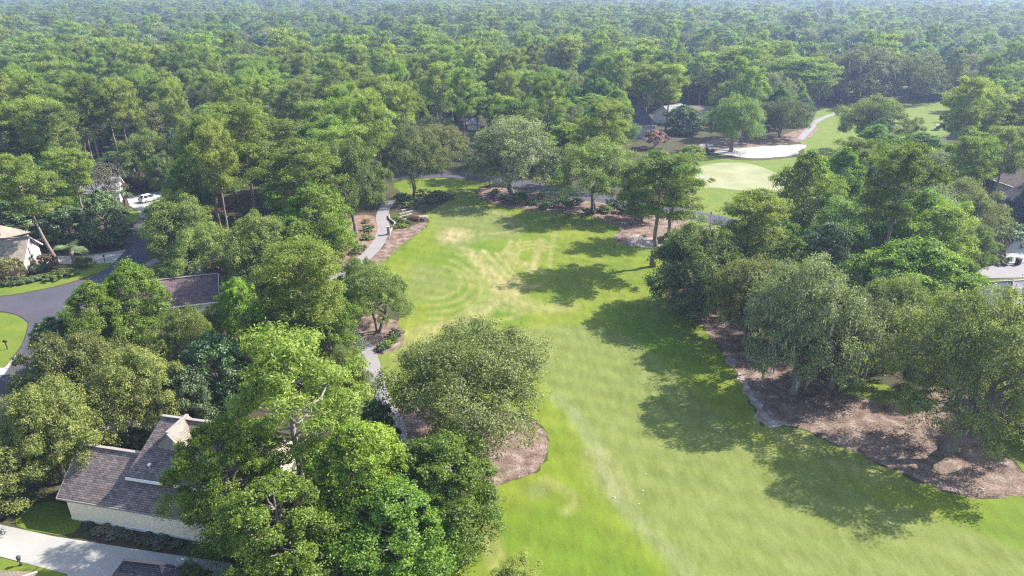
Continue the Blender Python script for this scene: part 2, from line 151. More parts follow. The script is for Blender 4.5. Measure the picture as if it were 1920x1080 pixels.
# kind, x, y, height, crown radius, variant, label
TREES = [
    ('pine', 24.6, 110.2, 20.1, 7.3, 0, 'tall bare-trunked pine on the right fairway edge casting a long shadow'),
    ('pine', 30.4, 125.0, 16.1, 5.5, 1, 'second tall pine just behind the fairway pine, in front of the pale green'),
    ('broad', 27.1, 136.2, 13.0, 4.6, None, 'small bright yellow-green tree between the trunked oak and the fairway pine'),
    ('oak', 17.4, 140.5, 15.8, 9.5, 2, 'live oak with a thick forked trunk at the far right end of the fairway'),
    ('moss', 0.2, 153.4, 17.8, 11.1, 0, 'large grey moss-hung live oak at the far end of the fairway'),
    ('broad', 14.5, 178.6, 12, 9.1, None, 'bright green round tree just behind the large grey oak at the fairway end'),
    ('oak', -22.6, 151.7, 16.5, 7.4, 3, 'oak with two curved bare trunks in the bed at the far left fairway end'),
    ('oak', -30.5, 126.2, 18.8, 7.5, 1, 'tall grey-green oak with leaning trunk beside the cart path bend'),
    ('oak', 27.2, 92.2, 13.5, 7.3, 6, 'dark shaded oak right of the fairway just behind the tall pine'),
    ('pine', 36.6, 97.7, 17, 6.0, 2, 'bright green pine behind the dark oak, in front of the street'),
    ('broad', 53.2, 119.9, 18, 6.0, 2, 'tall loose green tree in front of the far fairway'),
    ('oak', 80.0, 150.5, 13, 11.0, 1, 'broad dark green oak below the far fairway'),
    ('oak', 59.1, 109.7, 13, 8.3, 2, 'rounded grey-green oak in the middle of the right-hand wood'),
    ('broad', 65.8, 104.1, 15, 5.3, 0, 'bright green dense tree left of the white gabled house'),
    ('oak', 84.0, 122.9, 12, 7.5, 3, 'grey-green spreading oak beside the white gabled house'),
    ('myrtle_white', 89.5, 117.1, 6, 3.6, None, 'small pale flowering tree beside the driveway at the right edge'),
    ('broad', 54.2, 84.3, 14, 7.7, 1, 'broad yellow-green tree above the moss oaks, left of the grey roof'),
    ('moss', 33.9, 70.2, 17.0, 7.2, 1, 'silvery moss-draped live oak overhanging the mulch bed right of the fairway'),
    ('moss', 39.0, 71.1, 13, 5.9, 2, 'moss-hung live oak between the two big oaks on the mulch bed'),
    ('oak', 46.2, 59.1, 18.0, 7.4, 4, 'huge dark live oak with a wide pale trunk on the lower right mulch bed'),
    ('moss', 57.3, 63.1, 9.8, 4.9, 0, 'mossy oak cut off by the right edge beside the small lawn'),
    ('oak', 46.5, 75.0, 13, 4.9, 0, 'olive green oak directly behind the huge lower right oak'),
    ('oak', 51.5, 70.6, 9.5, 3.1, 2, 'olive oak in front of the grey roofed house at right'),
    ('dark', 49.6, 100.8, 11, 4.6, None, 'dark blue-green tree wedged between oaks in the right-hand wood'),
    ('oak', 103.0, 197.1, 16.0, 10.6, 1, 'dark ragged oak standing alone on the far fairway'),
    ('pine', 122.9, 185.9, 22, 9.3, 4, 'tall pine at the upper right beside the far fairway'),
    ('oak', 116.7, 163.0, 12, 9.0, 0, 'rounded dark oak under the tall pine at the upper right'),
    ('broad', 100.0, 166.1, 12, 8.5, 2, 'yellow-green tree at the near edge of the far fairway'),
    ('moss', 144.3, 291.0, 22.4, 16.3, 2, 'big grey oak at the far end of the far fairway'),
    ('oak', 163.2, 291.0, 17.3, 12.0, 3, 'second grey oak right of the big one at the far fairway end'),
    ('oak', 64.1, 199.1, 16.3, 8.4, 2, 'grey-green oak with visible trunk at the edge of the white sand bunker'),
    ('oak', 85.9, 219.7, 12.2, 8.9, 3, 'dark oak with forked trunk on the bare bed behind the bunker'),
    ('pine', 92.3, 289.0, 22, 13.0, 0, 'tall green pine left of two behind the bunker oaks'),
    ('pine', 109.2, 266.9, 20, 12.5, 1, 'tall green pine right of two behind the bunker oaks'),
    ('pine', 44.3, 231.0, 21.1, 7.4, 2, 'tall thin trunked pine in front of the dark pointed roof'),
    ('pine', 50.7, 226.6, 21.9, 6.4, 3, 'tall pine standing right of the dark pointed roof'),
    ('broad', 25.3, 221.8, 13, 9.3, 1, 'bright green tree left of the dark pointed roof'),
    ('oak', 30.5, 203.2, 9, 7.9, 1, 'pale green bushy tree below the dark pointed roof'),
    ('myrtle_pink', 42.5, 204.4, 5.5, 4.0, None, 'small pink flowering crape myrtle by the clubhouse'),
    ('dark', 56.2, 226.3, 9, 7.0, None, 'glossy dark magnolia beside the grey clubhouse roof'),
    ('broad', 49.3, 185.4, 5, 3.3, None, 'small yellow-green sapling beside the parked golf carts'),
    ('oak', -19.0, 85.8, 10.0, 5.5, 2, 'dense green tree on the small mulch island beside the cart path'),
    ('oak', -4.6, 59.8, 13.2, 9.5, 5, 'large solitary live oak on the round mulch bed in the centre foreground'),
    ('oak', -22.3, 91.2, 9, 3.5, 1, 'small feathery tree between the cart path and the island tree'),
    ('pine', -18.7, 48.7, 19, 6.2, 5, 'big yellow-green pine with exposed pale limbs in the left foreground'),
    ('oak', -17.4, 61.0, 11, 2.9, 3, 'grey-green oak left of the cart path in front of the island tree'),
    ('dark', -13.5, 56.1, 8, 2.4, None, 'small dark blue-green tree between the cart path and the big oak'),
    ('broad', -23.4, 44.9, 13, 4.3, 3, 'bright green leafy tree hiding the right half of the near house'),
    ('broad', -12.6, 45.6, 12.5, 4.8, 0, 'bright green spreading tree at the bottom centre-left'),
    ('broad', -5.8, 46.8, 10, 5.4, 1, 'low bright green tree at the edge of the foreground lawn'),
    ('broad', -9.0, 41.8, 9.5, 4.9, 2, 'leafy tree at the bottom edge left of the lawn'),
    ('broad', -18.1, 40.6, 11, 4.7, 3, 'dark green leafy tree at the bottom edge right of the driveway'),
    ('pine', 0.2, 38.5, 5, 2.0, 1, 'tip of a small pine poking in at the bottom edge'),
    ('dark', -19.9, 39.0, 5, 2.1, None, 'round shrub-like tree at the bottom edge by the driveway end'),
    ('oak', -24.7, 38.9, 4.5, 1.8, 1, 'small grey-green bush tree beside the dark pointed roof at the bottom'),
    ('oak', -47.5, 49.1, 7.8, 5.5, 7, 'olive oak at the left edge in front of the near house'),
    ('oak', -47.3, 63.6, 11, 5.7, 7, 'yellow-olive oak above the near house, left of two'),
    ('oak', -43.9, 53.9, 11, 4.8, 7, 'olive green oak at the left edge above the near house'),
    ('oak', -39.1, 60.4, 11, 4.7, 7, 'yellow-olive oak directly above the near house gable'),
    ('broad', -48.7, 79.8, 13, 4.1, 0, 'bright green pointed tree beside the purple-brown roof'),
    ('broad', -51.3, 75.7, 12, 4.0, 2, 'bright green leafy tree by the street corner'),
    ('dark', -56.1, 73.9, 8, 3.3, None, 'small dark green tree by the round lawn'),
    ('oak', -39.8, 73.5, 9.5, 4.2, 1, 'grey-green tree in front of the purple-brown roof'),
    ('dark', -33.1, 66.4, 10, 3.9, None, 'dark shaded tree in the gap behind the near house'),
    ('dark', -35.4, 62.4, 8, 3.1, None, 'dark low tree beside the near house walkway'),
    ('broad', -35.9, 81.2, 10, 3.0, 1, 'yellow-green young tree at the end of the purple-brown roof'),
    ('pine', -24.7, 73.4, 18, 6.0, 2, 'tall olive pine in the left middle ground near the cart path'),
    ('broad', -27.9, 71.1, 12, 4.1, 3, 'green tree below the tall olive pine in the left middle ground'),
    ('broad', -22.7, 75.6, 11, 4.0, 0, 'bright green tree left of the cart path island'),
    ('oak', -57.8, 112.2, 12.6, 6.3, 6, 'rounded grey-green oak at the street corner right of the white car'),
    ('oak', -37.6, 96.3, 14, 6.0, 6, 'dark round oak behind the purple-brown roof'),
    ('broad', -31.3, 104.2, 16, 6.0, 1, 'bright green tall tree left of the cart path bend'),
    ('broad', -33.0, 97.3, 13, 4.5, 2, 'green tree below the tall pines left of the cart path'),
    ('pine', -35.6, 114.1, 21, 6.9, 0, 'tall dark green pine in the middle of the left wood'),
    ('pine', -41.8, 177.5, 22, 7.5, 4, 'tall green pine left of the far fairway end'),
    ('pine', -48.8, 139.3, 20, 7.1, 1, 'broad green pine above the dark round oak'),
    ('pine', -79.7, 111.0, 19.5, 6.0, 6, 'tall yellow-green pine with a long bare leaning trunk by the beige house'),
    ('pale', -84.1, 136.4, 12, 5.2, None, 'pale grey half-bare tree left of the white house'),
    ('dark', -75.3, 120.3, 10.7, 4.2, None, 'dark magnolia in front of the white house'),
    ('oak', -81.5, 157.9, 9.3, 3.8, 6, 'narrow olive tree behind the white car'),
    ('pine', -61.0, 146.0, 21, 6.3, 3, 'green pine with a pale trunk behind the white car'),
    ('oak', -87.9, 164.3, 13, 7.1, 1, 'rounded dark oak in the wood behind the white house'),
    ('broad', 40.0, 101.3, 13, 5.5, 3, 'feathery green tree below the bright pine, above the silvery moss oak'),
    ('oak', 75.8, 105.4, 9, 5.0, 1, 'rounded olive tree left of the right-hand driveway'),
    ('broad', 65.2, 92.7, 9, 3.9, 1, 'bright leafy tree above the grey roofed house'),
    ('dark', -91.4, 122.3, 9.7, 5.5, 0, 'dark round tree behind the leaning pine trunk'),
    ('dark', -82.3, 120.3, 8.0, 4.4, 1, 'dark low tree between the leaning pine and the magnolia'),
    ('oak', -102.3, 131.7, 10.5, 6.9, 1, 'olive oak behind the beige house at the left edge'),
    ('oak', -90.5, 161.6, 9.7, 5.1, 2, 'grey-green oak directly behind the white house gable'),
    ('dark', -97.8, 165.6, 7.6, 4.6, 0, 'dark tree behind the white house roof'),
    ('broad', -96.0, 139.8, 11.2, 5.6, 3, 'light green tree left of the pale half-bare tree'),
    ('oak', -65.2, 142.4, 11.1, 6.2, 3, 'olive oak right of the white car in the wood'),
    ('dark', -71.7, 151.7, 6.7, 4.5, 1, 'dark tree behind the rail fence'),
    ('oak', -39.6, 80.6, 6.5, 3.2, 3, 'small olive tree hiding the garage below the purple-brown roof'),
]
# kind, x, y, height, crown radius: trees of the surrounding wood
WOOD = [
    ('dark', 57.5, 76.4, 7.8, 2.9), ('oak', 31.7, 81.8, 12.5, 5.3), ('oak', 39.8, 83.9, 11.2, 5.7), ('pine', 60.1, 90.0, 17.3, 4.5),
    ('pine', 56.8, 97.4, 24.2, 5.3), ('oak', -48.1, 100.7, 10.9, 6.5), ('moss', 72.7, 117.1, 14.1, 8.0), ('pine', -51.7, 117.9, 23.7, 4.2),
    ('pine', -55.3, 123.0, 23.8, 4.4), ('broad', -40.8, 124.4, 14.2, 6.0), ('pine', -85.1, 129.8, 16.2, 4.5), ('pine', -50.9, 129.9, 24.7, 5.6),
    ('broad', -63.2, 131.1, 15.4, 4.7), ('broad', 77.0, 131.2, 13.5, 4.8), ('broad', 65.3, 132.1, 15.9, 4.7), ('dark', 70.9, 132.3, 12.1, 3.3),
    ('pine', 89.9, 133.0, 17.9, 4.5), ('pine', -34.7, 135.8, 19.3, 5.7), ('pine', 69.5, 137.5, 16.5, 4.2), ('oak', -106.8, 143.6, 11.6, 6.9),
    ('pine', -37.0, 143.8, 20.0, 5.7), ('pine', 105.8, 145.3, 17.6, 5.4), ('moss', 92.5, 146.2, 12.0, 7.4), ('pine', -30.8, 146.9, 23.7, 4.6),
    ('broad', 100.3, 150.1, 13.6, 5.1), ('pine', -99.8, 150.2, 21.7, 5.6), ('broad', -44.6, 150.7, 17.3, 4.7), ('pine', -36.1, 152.7, 22.5, 4.8),
    ('pine', -114.0, 152.8, 20.7, 5.5), ('pine', -106.4, 153.7, 22.4, 5.7), ('oak', -52.1, 154.4, 14.7, 6.3), ('pine', 21.4, 157.4, 20.5, 5.6),
    ('pine', -44.9, 158.0, 20.7, 4.3), ('pine', -31.1, 159.0, 20.1, 5.1), ('pine', -59.2, 159.6, 17.5, 4.1), ('pine', -118.5, 161.4, 17.6, 4.2),
    ('broad', -111.8, 163.8, 16.8, 4.4), ('oak', -74.6, 164.3, 15.5, 6.7), ('pine', -39.8, 164.4, 23.4, 4.3), ('pine', 19.0, 164.5, 16.5, 4.5),
    ('broad', -61.7, 167.5, 17.5, 5.4), ('dark', -48.8, 168.2, 12.8, 4.1), ('broad', -116.7, 170.7, 14.9, 4.9), ('broad', 91.3, 171.1, 12.9, 5.8),
    ('pine', -69.6, 171.3, 24.4, 4.2), ('oak', -126.2, 171.7, 11.5, 8.0), ('pine', 1.1, 171.7, 19.3, 5.7), ('pine', -105.3, 172.3, 24.9, 5.0),
    ('oak', -137.8, 172.7, 10.9, 8.0), ('oak', 127.9, 172.7, 11.7, 8.6), ('pine', -97.7, 173.4, 23.1, 4.5), ('pine', 114.5, 174.7, 24.0, 4.7),
    ('pine', -77.2, 175.1, 17.1, 4.5), ('oak', -61.7, 177.7, 12.5, 9.0), ('oak', 137.7, 178.0, 16.8, 6.6), ('dark', 96.2, 180.0, 13.0, 3.7),
    ('oak', -20.1, 180.4, 11.1, 8.3), ('pine', -31.1, 180.6, 21.3, 5.4), ('pine', -115.4, 180.9, 20.5, 5.0), ('pine', -88.3, 181.1, 22.8, 4.4),
    ('pine', -102.1, 181.6, 16.7, 4.6), ('oak', 0.9, 181.8, 13.6, 9.0), ('pine', -124.3, 182.0, 24.2, 5.3), ('oak', -142.8, 182.1, 12.3, 6.1),
    ('pine', -77.7, 185.0, 16.8, 5.2), ('broad', 23.9, 186.0, 16.9, 5.3), ('dark', -93.0, 186.3, 9.2, 3.9), ('pine', 9.6, 186.8, 23.8, 5.3),
    ('pine', 138.0, 186.8, 19.4, 5.2), ('dark', -56.7, 187.0, 11.3, 3.2), ('pine', -116.5, 187.7, 18.5, 4.9), ('pine', -29.4, 187.7, 20.8, 4.5),
    ('pine', -37.4, 188.2, 22.4, 5.5), ('pine', -109.6, 188.4, 19.2, 4.6), ('pine', -136.7, 189.1, 23.2, 5.3), ('broad', 132.0, 192.2, 17.2, 5.2),
    ('oak', 147.5, 192.9, 14.2, 6.7), ('pine', -69.9, 193.5, 22.1, 5.1), ('pine', 25.7, 193.5, 16.2, 5.2), ('oak', -91.6, 193.6, 12.1, 6.5),
    ('oak', -122.1, 193.6, 14.0, 6.9), ('pine', -41.1, 194.1, 18.8, 4.7), ('pine', -13.6, 194.1, 24.1, 4.2), ('pine', -59.4, 194.2, 21.3, 4.7),
    ('moss', -22.1, 194.7, 10.7, 6.7), ('oak', -79.7, 194.7, 13.1, 9.2), ('pine', -2.6, 194.9, 16.8, 4.2), ('pine', -146.9, 195.0, 22.3, 4.9),
    ('dark', -111.8, 195.0, 9.7, 3.6), ('broad', -51.8, 195.4, 14.0, 5.2), ('pine', 11.0, 196.3, 17.6, 5.2), ('oak', -99.7, 199.3, 14.3, 8.5),
    ('dark', 154.2, 199.9, 11.9, 3.3), ('broad', 141.8, 200.0, 13.1, 5.9), ('oak', 132.8, 201.3, 15.6, 6.8), ('dark', -43.3, 201.9, 10.1, 3.9),
    ('moss', -34.7, 202.2, 11.7, 8.2), ('dark', -92.1, 202.3, 10.5, 3.6), ('oak', -62.3, 202.4, 10.2, 8.4), ('oak', -130.9, 202.4, 16.1, 7.0),
    ('pine', -141.9, 202.6, 24.3, 4.8), ('oak', 18.8, 202.6, 12.6, 7.8), ('pine', -114.1, 203.2, 20.6, 4.3), ('pine', -76.9, 205.8, 22.9, 5.0),
    ('oak', 150.1, 206.0, 15.1, 6.6), ('pine', -47.1, 206.8, 19.0, 4.2), ('oak', 6.3, 207.5, 10.5, 9.0), ('pine', -88.6, 207.8, 21.9, 5.0),
    ('oak', -150.5, 208.2, 16.1, 6.1), ('pine', -21.5, 208.3, 23.9, 5.8), ('broad', -3.9, 208.4, 14.8, 4.6), ('pine', -102.5, 208.5, 21.8, 5.2),
    ('pine', -109.8, 208.6, 22.0, 4.5), ('broad', 139.3, 208.7, 13.8, 5.4), ('pine', -52.9, 209.4, 24.7, 4.6), ('oak', -123.6, 209.4, 15.8, 7.1),
    ('pine', 161.0, 209.7, 20.0, 5.6), ('pine', -67.1, 210.0, 17.4, 4.9), ('oak', 71.5, 213.5, 11.8, 6.6), ('broad', 16.8, 213.6, 12.3, 5.7),
    ('pine', -38.7, 213.9, 19.9, 4.5), ('oak', -79.5, 214.0, 12.1, 6.7), ('dark', 165.3, 214.6, 12.8, 3.3), ('broad', 32.4, 214.8, 15.7, 4.8),
    ('dark', 151.8, 214.9, 11.6, 4.0), ('moss', -95.6, 215.9, 16.9, 7.4), ('oak', -158.5, 216.4, 11.2, 6.3), ('pine', -10.7, 216.4, 17.4, 5.3),
    ('broad', -30.3, 216.5, 13.8, 4.9), ('pine', -129.0, 216.6, 16.1, 4.8), ('pine', -113.7, 216.6, 16.1, 5.6), ('pine', -55.2, 216.6, 16.0, 5.7),
    ('pine', -44.5, 216.8, 18.3, 4.0), ('dark', -87.5, 216.9, 10.5, 4.2), ('pine', -139.1, 217.3, 20.9, 4.5), ('oak', -67.7, 220.3, 12.3, 9.0),
    ('dark', -121.8, 220.4, 10.8, 4.0), ('pine', -1.6, 220.5, 20.3, 4.7), ('dark', 150.2, 220.6, 10.7, 4.0), ('pine', -101.8, 221.3, 20.9, 4.7),
    ('pine', 75.4, 222.3, 21.2, 4.7), ('pine', -143.8, 222.3, 22.9, 5.1), ('dark', -44.2, 223.2, 9.1, 3.6), ('dark', 10.1, 224.1, 10.0, 3.6),
    ('pine', -57.4, 224.1, 19.1, 5.4), ('broad', -134.9, 224.2, 12.1, 4.9), ('oak', -151.4, 224.2, 16.6, 6.4), ('pine', 157.7, 224.4, 17.2, 4.5),
    ('oak', -112.4, 224.4, 14.1, 6.2), ('pine', -84.1, 226.9, 22.9, 5.4), ('pine', -36.8, 227.4, 23.3, 4.3), ('pine', -140.2, 227.5, 22.0, 4.2),
    ('pine', -121.3, 227.6, 22.0, 5.6), ('pine', -160.2, 227.6, 20.0, 4.1), ('pine', -76.7, 228.2, 18.5, 5.3), ('oak', 166.3, 228.6, 14.0, 8.7),
    ('pine', -170.7, 228.7, 18.3, 4.2), ('pine', -24.6, 229.1, 20.6, 4.5), ('pine', 4.9, 230.0, 19.4, 4.7), ('pine', 12.2, 230.2, 20.7, 5.0),
    ('broad', -44.7, 230.6, 15.5, 5.4), ('broad', 89.6, 233.9, 13.8, 4.5), ('oak', -153.7, 233.9, 14.6, 6.6), ('pine', -142.1, 234.3, 18.1, 4.3),
    ('pine', -34.6, 234.3, 23.3, 4.8), ('pine', -83.2, 234.8, 19.0, 4.4), ('broad', -104.1, 234.9, 12.1, 5.2), ('pine', -67.6, 235.0, 18.1, 5.3),
    ('pine', -169.0, 235.6, 17.9, 5.4), ('broad', 28.7, 235.9, 16.6, 5.5), ('broad', 21.0, 236.2, 13.7, 5.7), ('pine', -57.6, 236.5, 18.9, 4.4),
    ('oak', 1.8, 236.5, 16.3, 5.9), ('moss', -123.7, 236.6, 12.2, 5.8), ('broad', 12.8, 237.0, 16.3, 5.0), ('broad', 162.3, 237.2, 15.6, 4.6),
    ('broad', 83.2, 237.3, 17.3, 4.5), ('pine', -90.6, 238.0, 17.3, 5.0), ('pine', 76.2, 238.3, 22.9, 4.8), ('dark', 100.3, 240.8, 10.4, 4.2),
    ('broad', 177.8, 241.1, 16.5, 5.5), ('pine', 36.7, 241.1, 24.6, 4.2), ('broad', 167.8, 241.4, 16.3, 5.0), ('pine', -101.2, 241.6, 20.9, 4.0),
    ('dark', -139.9, 242.1, 12.8, 3.1), ('oak', -160.0, 242.1, 15.7, 6.7), ('pine', -115.4, 242.2, 24.3, 4.5), ('oak', -28.3, 242.4, 11.5, 6.3),
    ('pine', -53.5, 242.5, 19.7, 5.7), ('pine', -3.2, 242.9, 23.9, 4.8), ('pine', -82.1, 243.0, 18.2, 4.8), ('broad', -19.9, 243.3, 16.2, 5.7),
    ('oak', -73.4, 244.3, 13.5, 8.4), ('pine', 31.9, 244.6, 22.5, 4.7), ('pine', -108.8, 244.6, 21.3, 4.7), ('pine', -151.0, 244.7, 16.1, 5.6),
    ('pine', -12.0, 244.8, 16.5, 5.6), ('oak', -41.1, 245.1, 15.6, 7.4), ('moss', 91.9, 245.4, 16.9, 8.2), ('pine', -59.7, 248.2, 20.0, 5.5),
    ('dark', 11.6, 248.2, 12.8, 3.4), ('pine', 170.1, 248.7, 18.4, 4.8), ('pine', -32.7, 248.8, 17.9, 4.6), ('oak', 79.4, 248.8, 15.3, 7.2),
    ('pine', 1.0, 248.9, 24.8, 4.9), ('pine', -128.5, 249.1, 17.6, 4.6), ('oak', -185.6, 249.3, 12.3, 6.6), ('broad', 101.1, 250.2, 14.0, 4.5),
    ('broad', -158.3, 250.6, 13.8, 4.6), ('pine', -5.7, 251.0, 21.5, 4.6), ('pine', 30.3, 251.1, 17.5, 5.1), ('broad', 194.0, 251.3, 12.7, 4.7),
    ('pine', -88.1, 251.4, 20.6, 4.9), ('oak', -141.9, 251.7, 15.5, 6.2), ('pine', -95.9, 251.8, 22.2, 5.4), ('pine', -174.1, 251.9, 17.4, 5.2),
    ('oak', -116.0, 252.2, 13.9, 7.2), ('broad', 12.7, 254.8, 16.2, 5.1), ('pine', -64.4, 255.0, 17.4, 5.5), ('pine', -45.7, 255.0, 23.3, 4.6),
    ('oak', 185.7, 255.4, 12.5, 6.7), ('pine', -165.2, 255.6, 23.3, 5.0), ('pine', 39.6, 255.8, 23.0, 4.3), ('dark', -151.8, 256.1, 12.1, 3.8),
    ('broad', 90.5, 256.3, 14.2, 6.0), ('pine', -35.5, 256.6, 22.4, 5.5), ('pine', -16.0, 256.8, 17.1, 4.1), ('oak', 24.3, 257.2, 14.2, 7.0),
    ('dark', 100.7, 257.3, 12.8, 3.9), ('pine', -134.0, 257.3, 17.1, 4.8), ('dark', -91.9, 257.5, 12.3, 4.2), ('pine', -28.5, 257.9, 18.6, 4.1),
    ('broad', -106.0, 258.3, 14.0, 6.0), ('pine', -81.5, 258.4, 18.7, 4.3), ('dark', -50.4, 258.6, 12.7, 3.1), ('pine', -22.5, 258.6, 25.0, 5.0),
    ('pine', -186.4, 259.0, 21.2, 5.7), ('dark', -74.0, 259.0, 12.5, 3.3), ('dark', -63.8, 262.0, 12.7, 3.6), ('broad', 179.6, 262.1, 16.0, 5.9),
    ('pine', -56.3, 262.4, 23.7, 4.0), ('pine', -167.6, 263.0, 21.3, 5.8), ('dark', -125.6, 263.1, 10.3, 3.4), ('oak', 34.1, 263.3, 11.1, 7.2),
    ('pine', -1.1, 263.6, 16.9, 5.1), ('pine', -13.8, 263.6, 24.3, 4.2), ('moss', 47.0, 263.8, 13.0, 6.4), ('pine', -78.2, 264.0, 21.7, 5.3),
    ('oak', 194.7, 264.3, 13.3, 8.3), ('oak', -98.9, 264.6, 13.8, 6.7), ('pine', -90.7, 265.0, 20.7, 4.8), ('pine', -139.6, 265.2, 24.9, 5.7),
    ('broad', -178.5, 265.3, 16.4, 5.7), ('pine', -149.8, 265.4, 16.3, 5.5), ('broad', 13.6, 265.6, 15.8, 5.0), ('pine', -113.8, 265.6, 24.3, 5.0),
    ('pine', -20.6, 265.7, 19.1, 4.6), ('pine', 57.1, 266.0, 22.5, 5.5), ('broad', -50.5, 266.3, 12.7, 5.0), ('dark', -36.7, 268.7, 9.3, 3.9),
    ('broad', 91.6, 268.8, 15.1, 5.8), ('pine', -7.4, 269.3, 18.8, 4.2), ('pine', -169.1, 270.4, 18.0, 5.2), ('pine', 50.1, 270.5, 18.3, 4.7),
    ('pine', 2.0, 271.2, 18.1, 5.6), ('broad', -131.0, 271.3, 12.7, 5.3), ('oak', -186.6, 271.3, 10.8, 6.9), ('pine', -14.8, 271.9, 17.2, 4.5),
    ('broad', -207.4, 272.1, 16.5, 4.8), ('oak', -120.4, 272.2, 11.2, 6.6), ('broad', -112.6, 272.3, 15.9, 4.6), ('pine', 182.5, 272.3, 21.3, 5.0),
    ('pine', 191.0, 272.3, 16.8, 5.0), ('pine', -69.6, 272.5, 21.3, 5.0), ('oak', 40.7, 272.5, 13.8, 8.7), ('dark', -103.9, 272.6, 12.1, 3.6),
    ('oak', 28.2, 272.8, 13.0, 8.2), ('broad', 82.8, 272.9, 17.9, 6.2), ('oak', -89.7, 273.2, 16.6, 7.3), ('oak', 57.4, 275.7, 12.4, 7.5),
    ('pine', 73.9, 275.9, 21.0, 5.7), ('pine', -161.0, 275.9, 19.2, 4.6), ('pine', 100.9, 276.0, 17.2, 4.4), ('oak', 205.8, 276.0, 12.8, 7.1),
    ('dark', -20.2, 276.3, 11.1, 3.7), ('pine', 90.9, 276.3, 22.7, 4.7), ('pine', -46.7, 276.5, 18.4, 4.9), ('dark', -61.9, 276.6, 9.5, 3.3),
    ('moss', -195.6, 276.7, 13.3, 8.8), ('broad', -77.0, 276.9, 15.4, 6.0), ('broad', -153.4, 277.1, 17.7, 5.5), ('pine', -136.3, 277.2, 23.5, 5.7),
    ('oak', 16.3, 277.5, 10.7, 7.4), ('pine', -173.6, 277.7, 24.3, 4.4), ('broad', -98.5, 277.9, 13.4, 4.5), ('pine', -13.9, 278.2, 21.2, 4.8),
    ('pine', -144.3, 278.2, 23.5, 5.2), ('pine', 66.6, 278.3, 17.0, 4.1), ('dark', 113.8, 278.4, 12.5, 3.1), ('dark', -3.6, 278.7, 11.4, 3.1),
    ('moss', 120.9, 278.8, 16.0, 5.8), ('pine', 7.8, 279.2, 23.8, 4.2), ('pine', -182.8, 279.8, 17.0, 4.5), ('oak', -39.3, 280.2, 16.0, 7.1),
    ('pine', -209.2, 280.3, 20.3, 5.3), ('broad', 40.3, 282.8, 15.0, 5.0), ('pine', -30.3, 283.5, 20.7, 4.5), ('pine', -131.3, 283.6, 24.4, 4.9),
    ('pine', 59.0, 283.7, 19.2, 4.4), ('pine', -93.2, 283.9, 22.3, 5.1), ('moss', 212.5, 284.1, 13.5, 5.9), ('pine', -82.0, 284.2, 23.5, 5.1),
    ('broad', -59.5, 284.8, 16.2, 4.4), ('broad', 192.2, 285.2, 12.5, 6.0), ('pine', -167.1, 285.3, 22.3, 4.3), ('dark', -110.4, 285.3, 11.2, 4.1),
    ('oak', -121.8, 285.7, 13.2, 6.7), ('pine', -181.1, 285.7, 22.4, 4.4), ('pine', -68.6, 285.9, 18.4, 5.7), ('oak', 1.3, 286.1, 11.3, 8.2),
    ('pine', 106.3, 286.1, 18.8, 5.5), ('dark', -103.6, 286.7, 12.6, 3.8), ('broad', 79.1, 286.8, 15.9, 5.5), ('broad', 32.0, 286.8, 13.6, 5.9),
    ('pine', -47.4, 286.8, 19.7, 4.7), ('oak', 23.2, 287.0, 13.5, 6.7), ('pine', -158.4, 287.0, 22.0, 4.6), ('dark', -12.9, 287.3, 12.0, 3.4),
    ('pine', 199.9, 287.3, 24.4, 4.1), ('broad', 70.7, 287.4, 17.1, 4.5), ('pine', -23.3, 287.4, 21.5, 4.9), ('broad', 52.8, 289.7, 17.4, 5.0),
    ('moss', 115.8, 289.8, 10.5, 6.1), ('broad', -210.6, 289.8, 14.2, 5.3), ('broad', 65.3, 290.5, 16.7, 4.9), ('pine', -134.7, 291.1, 24.0, 4.1),
]
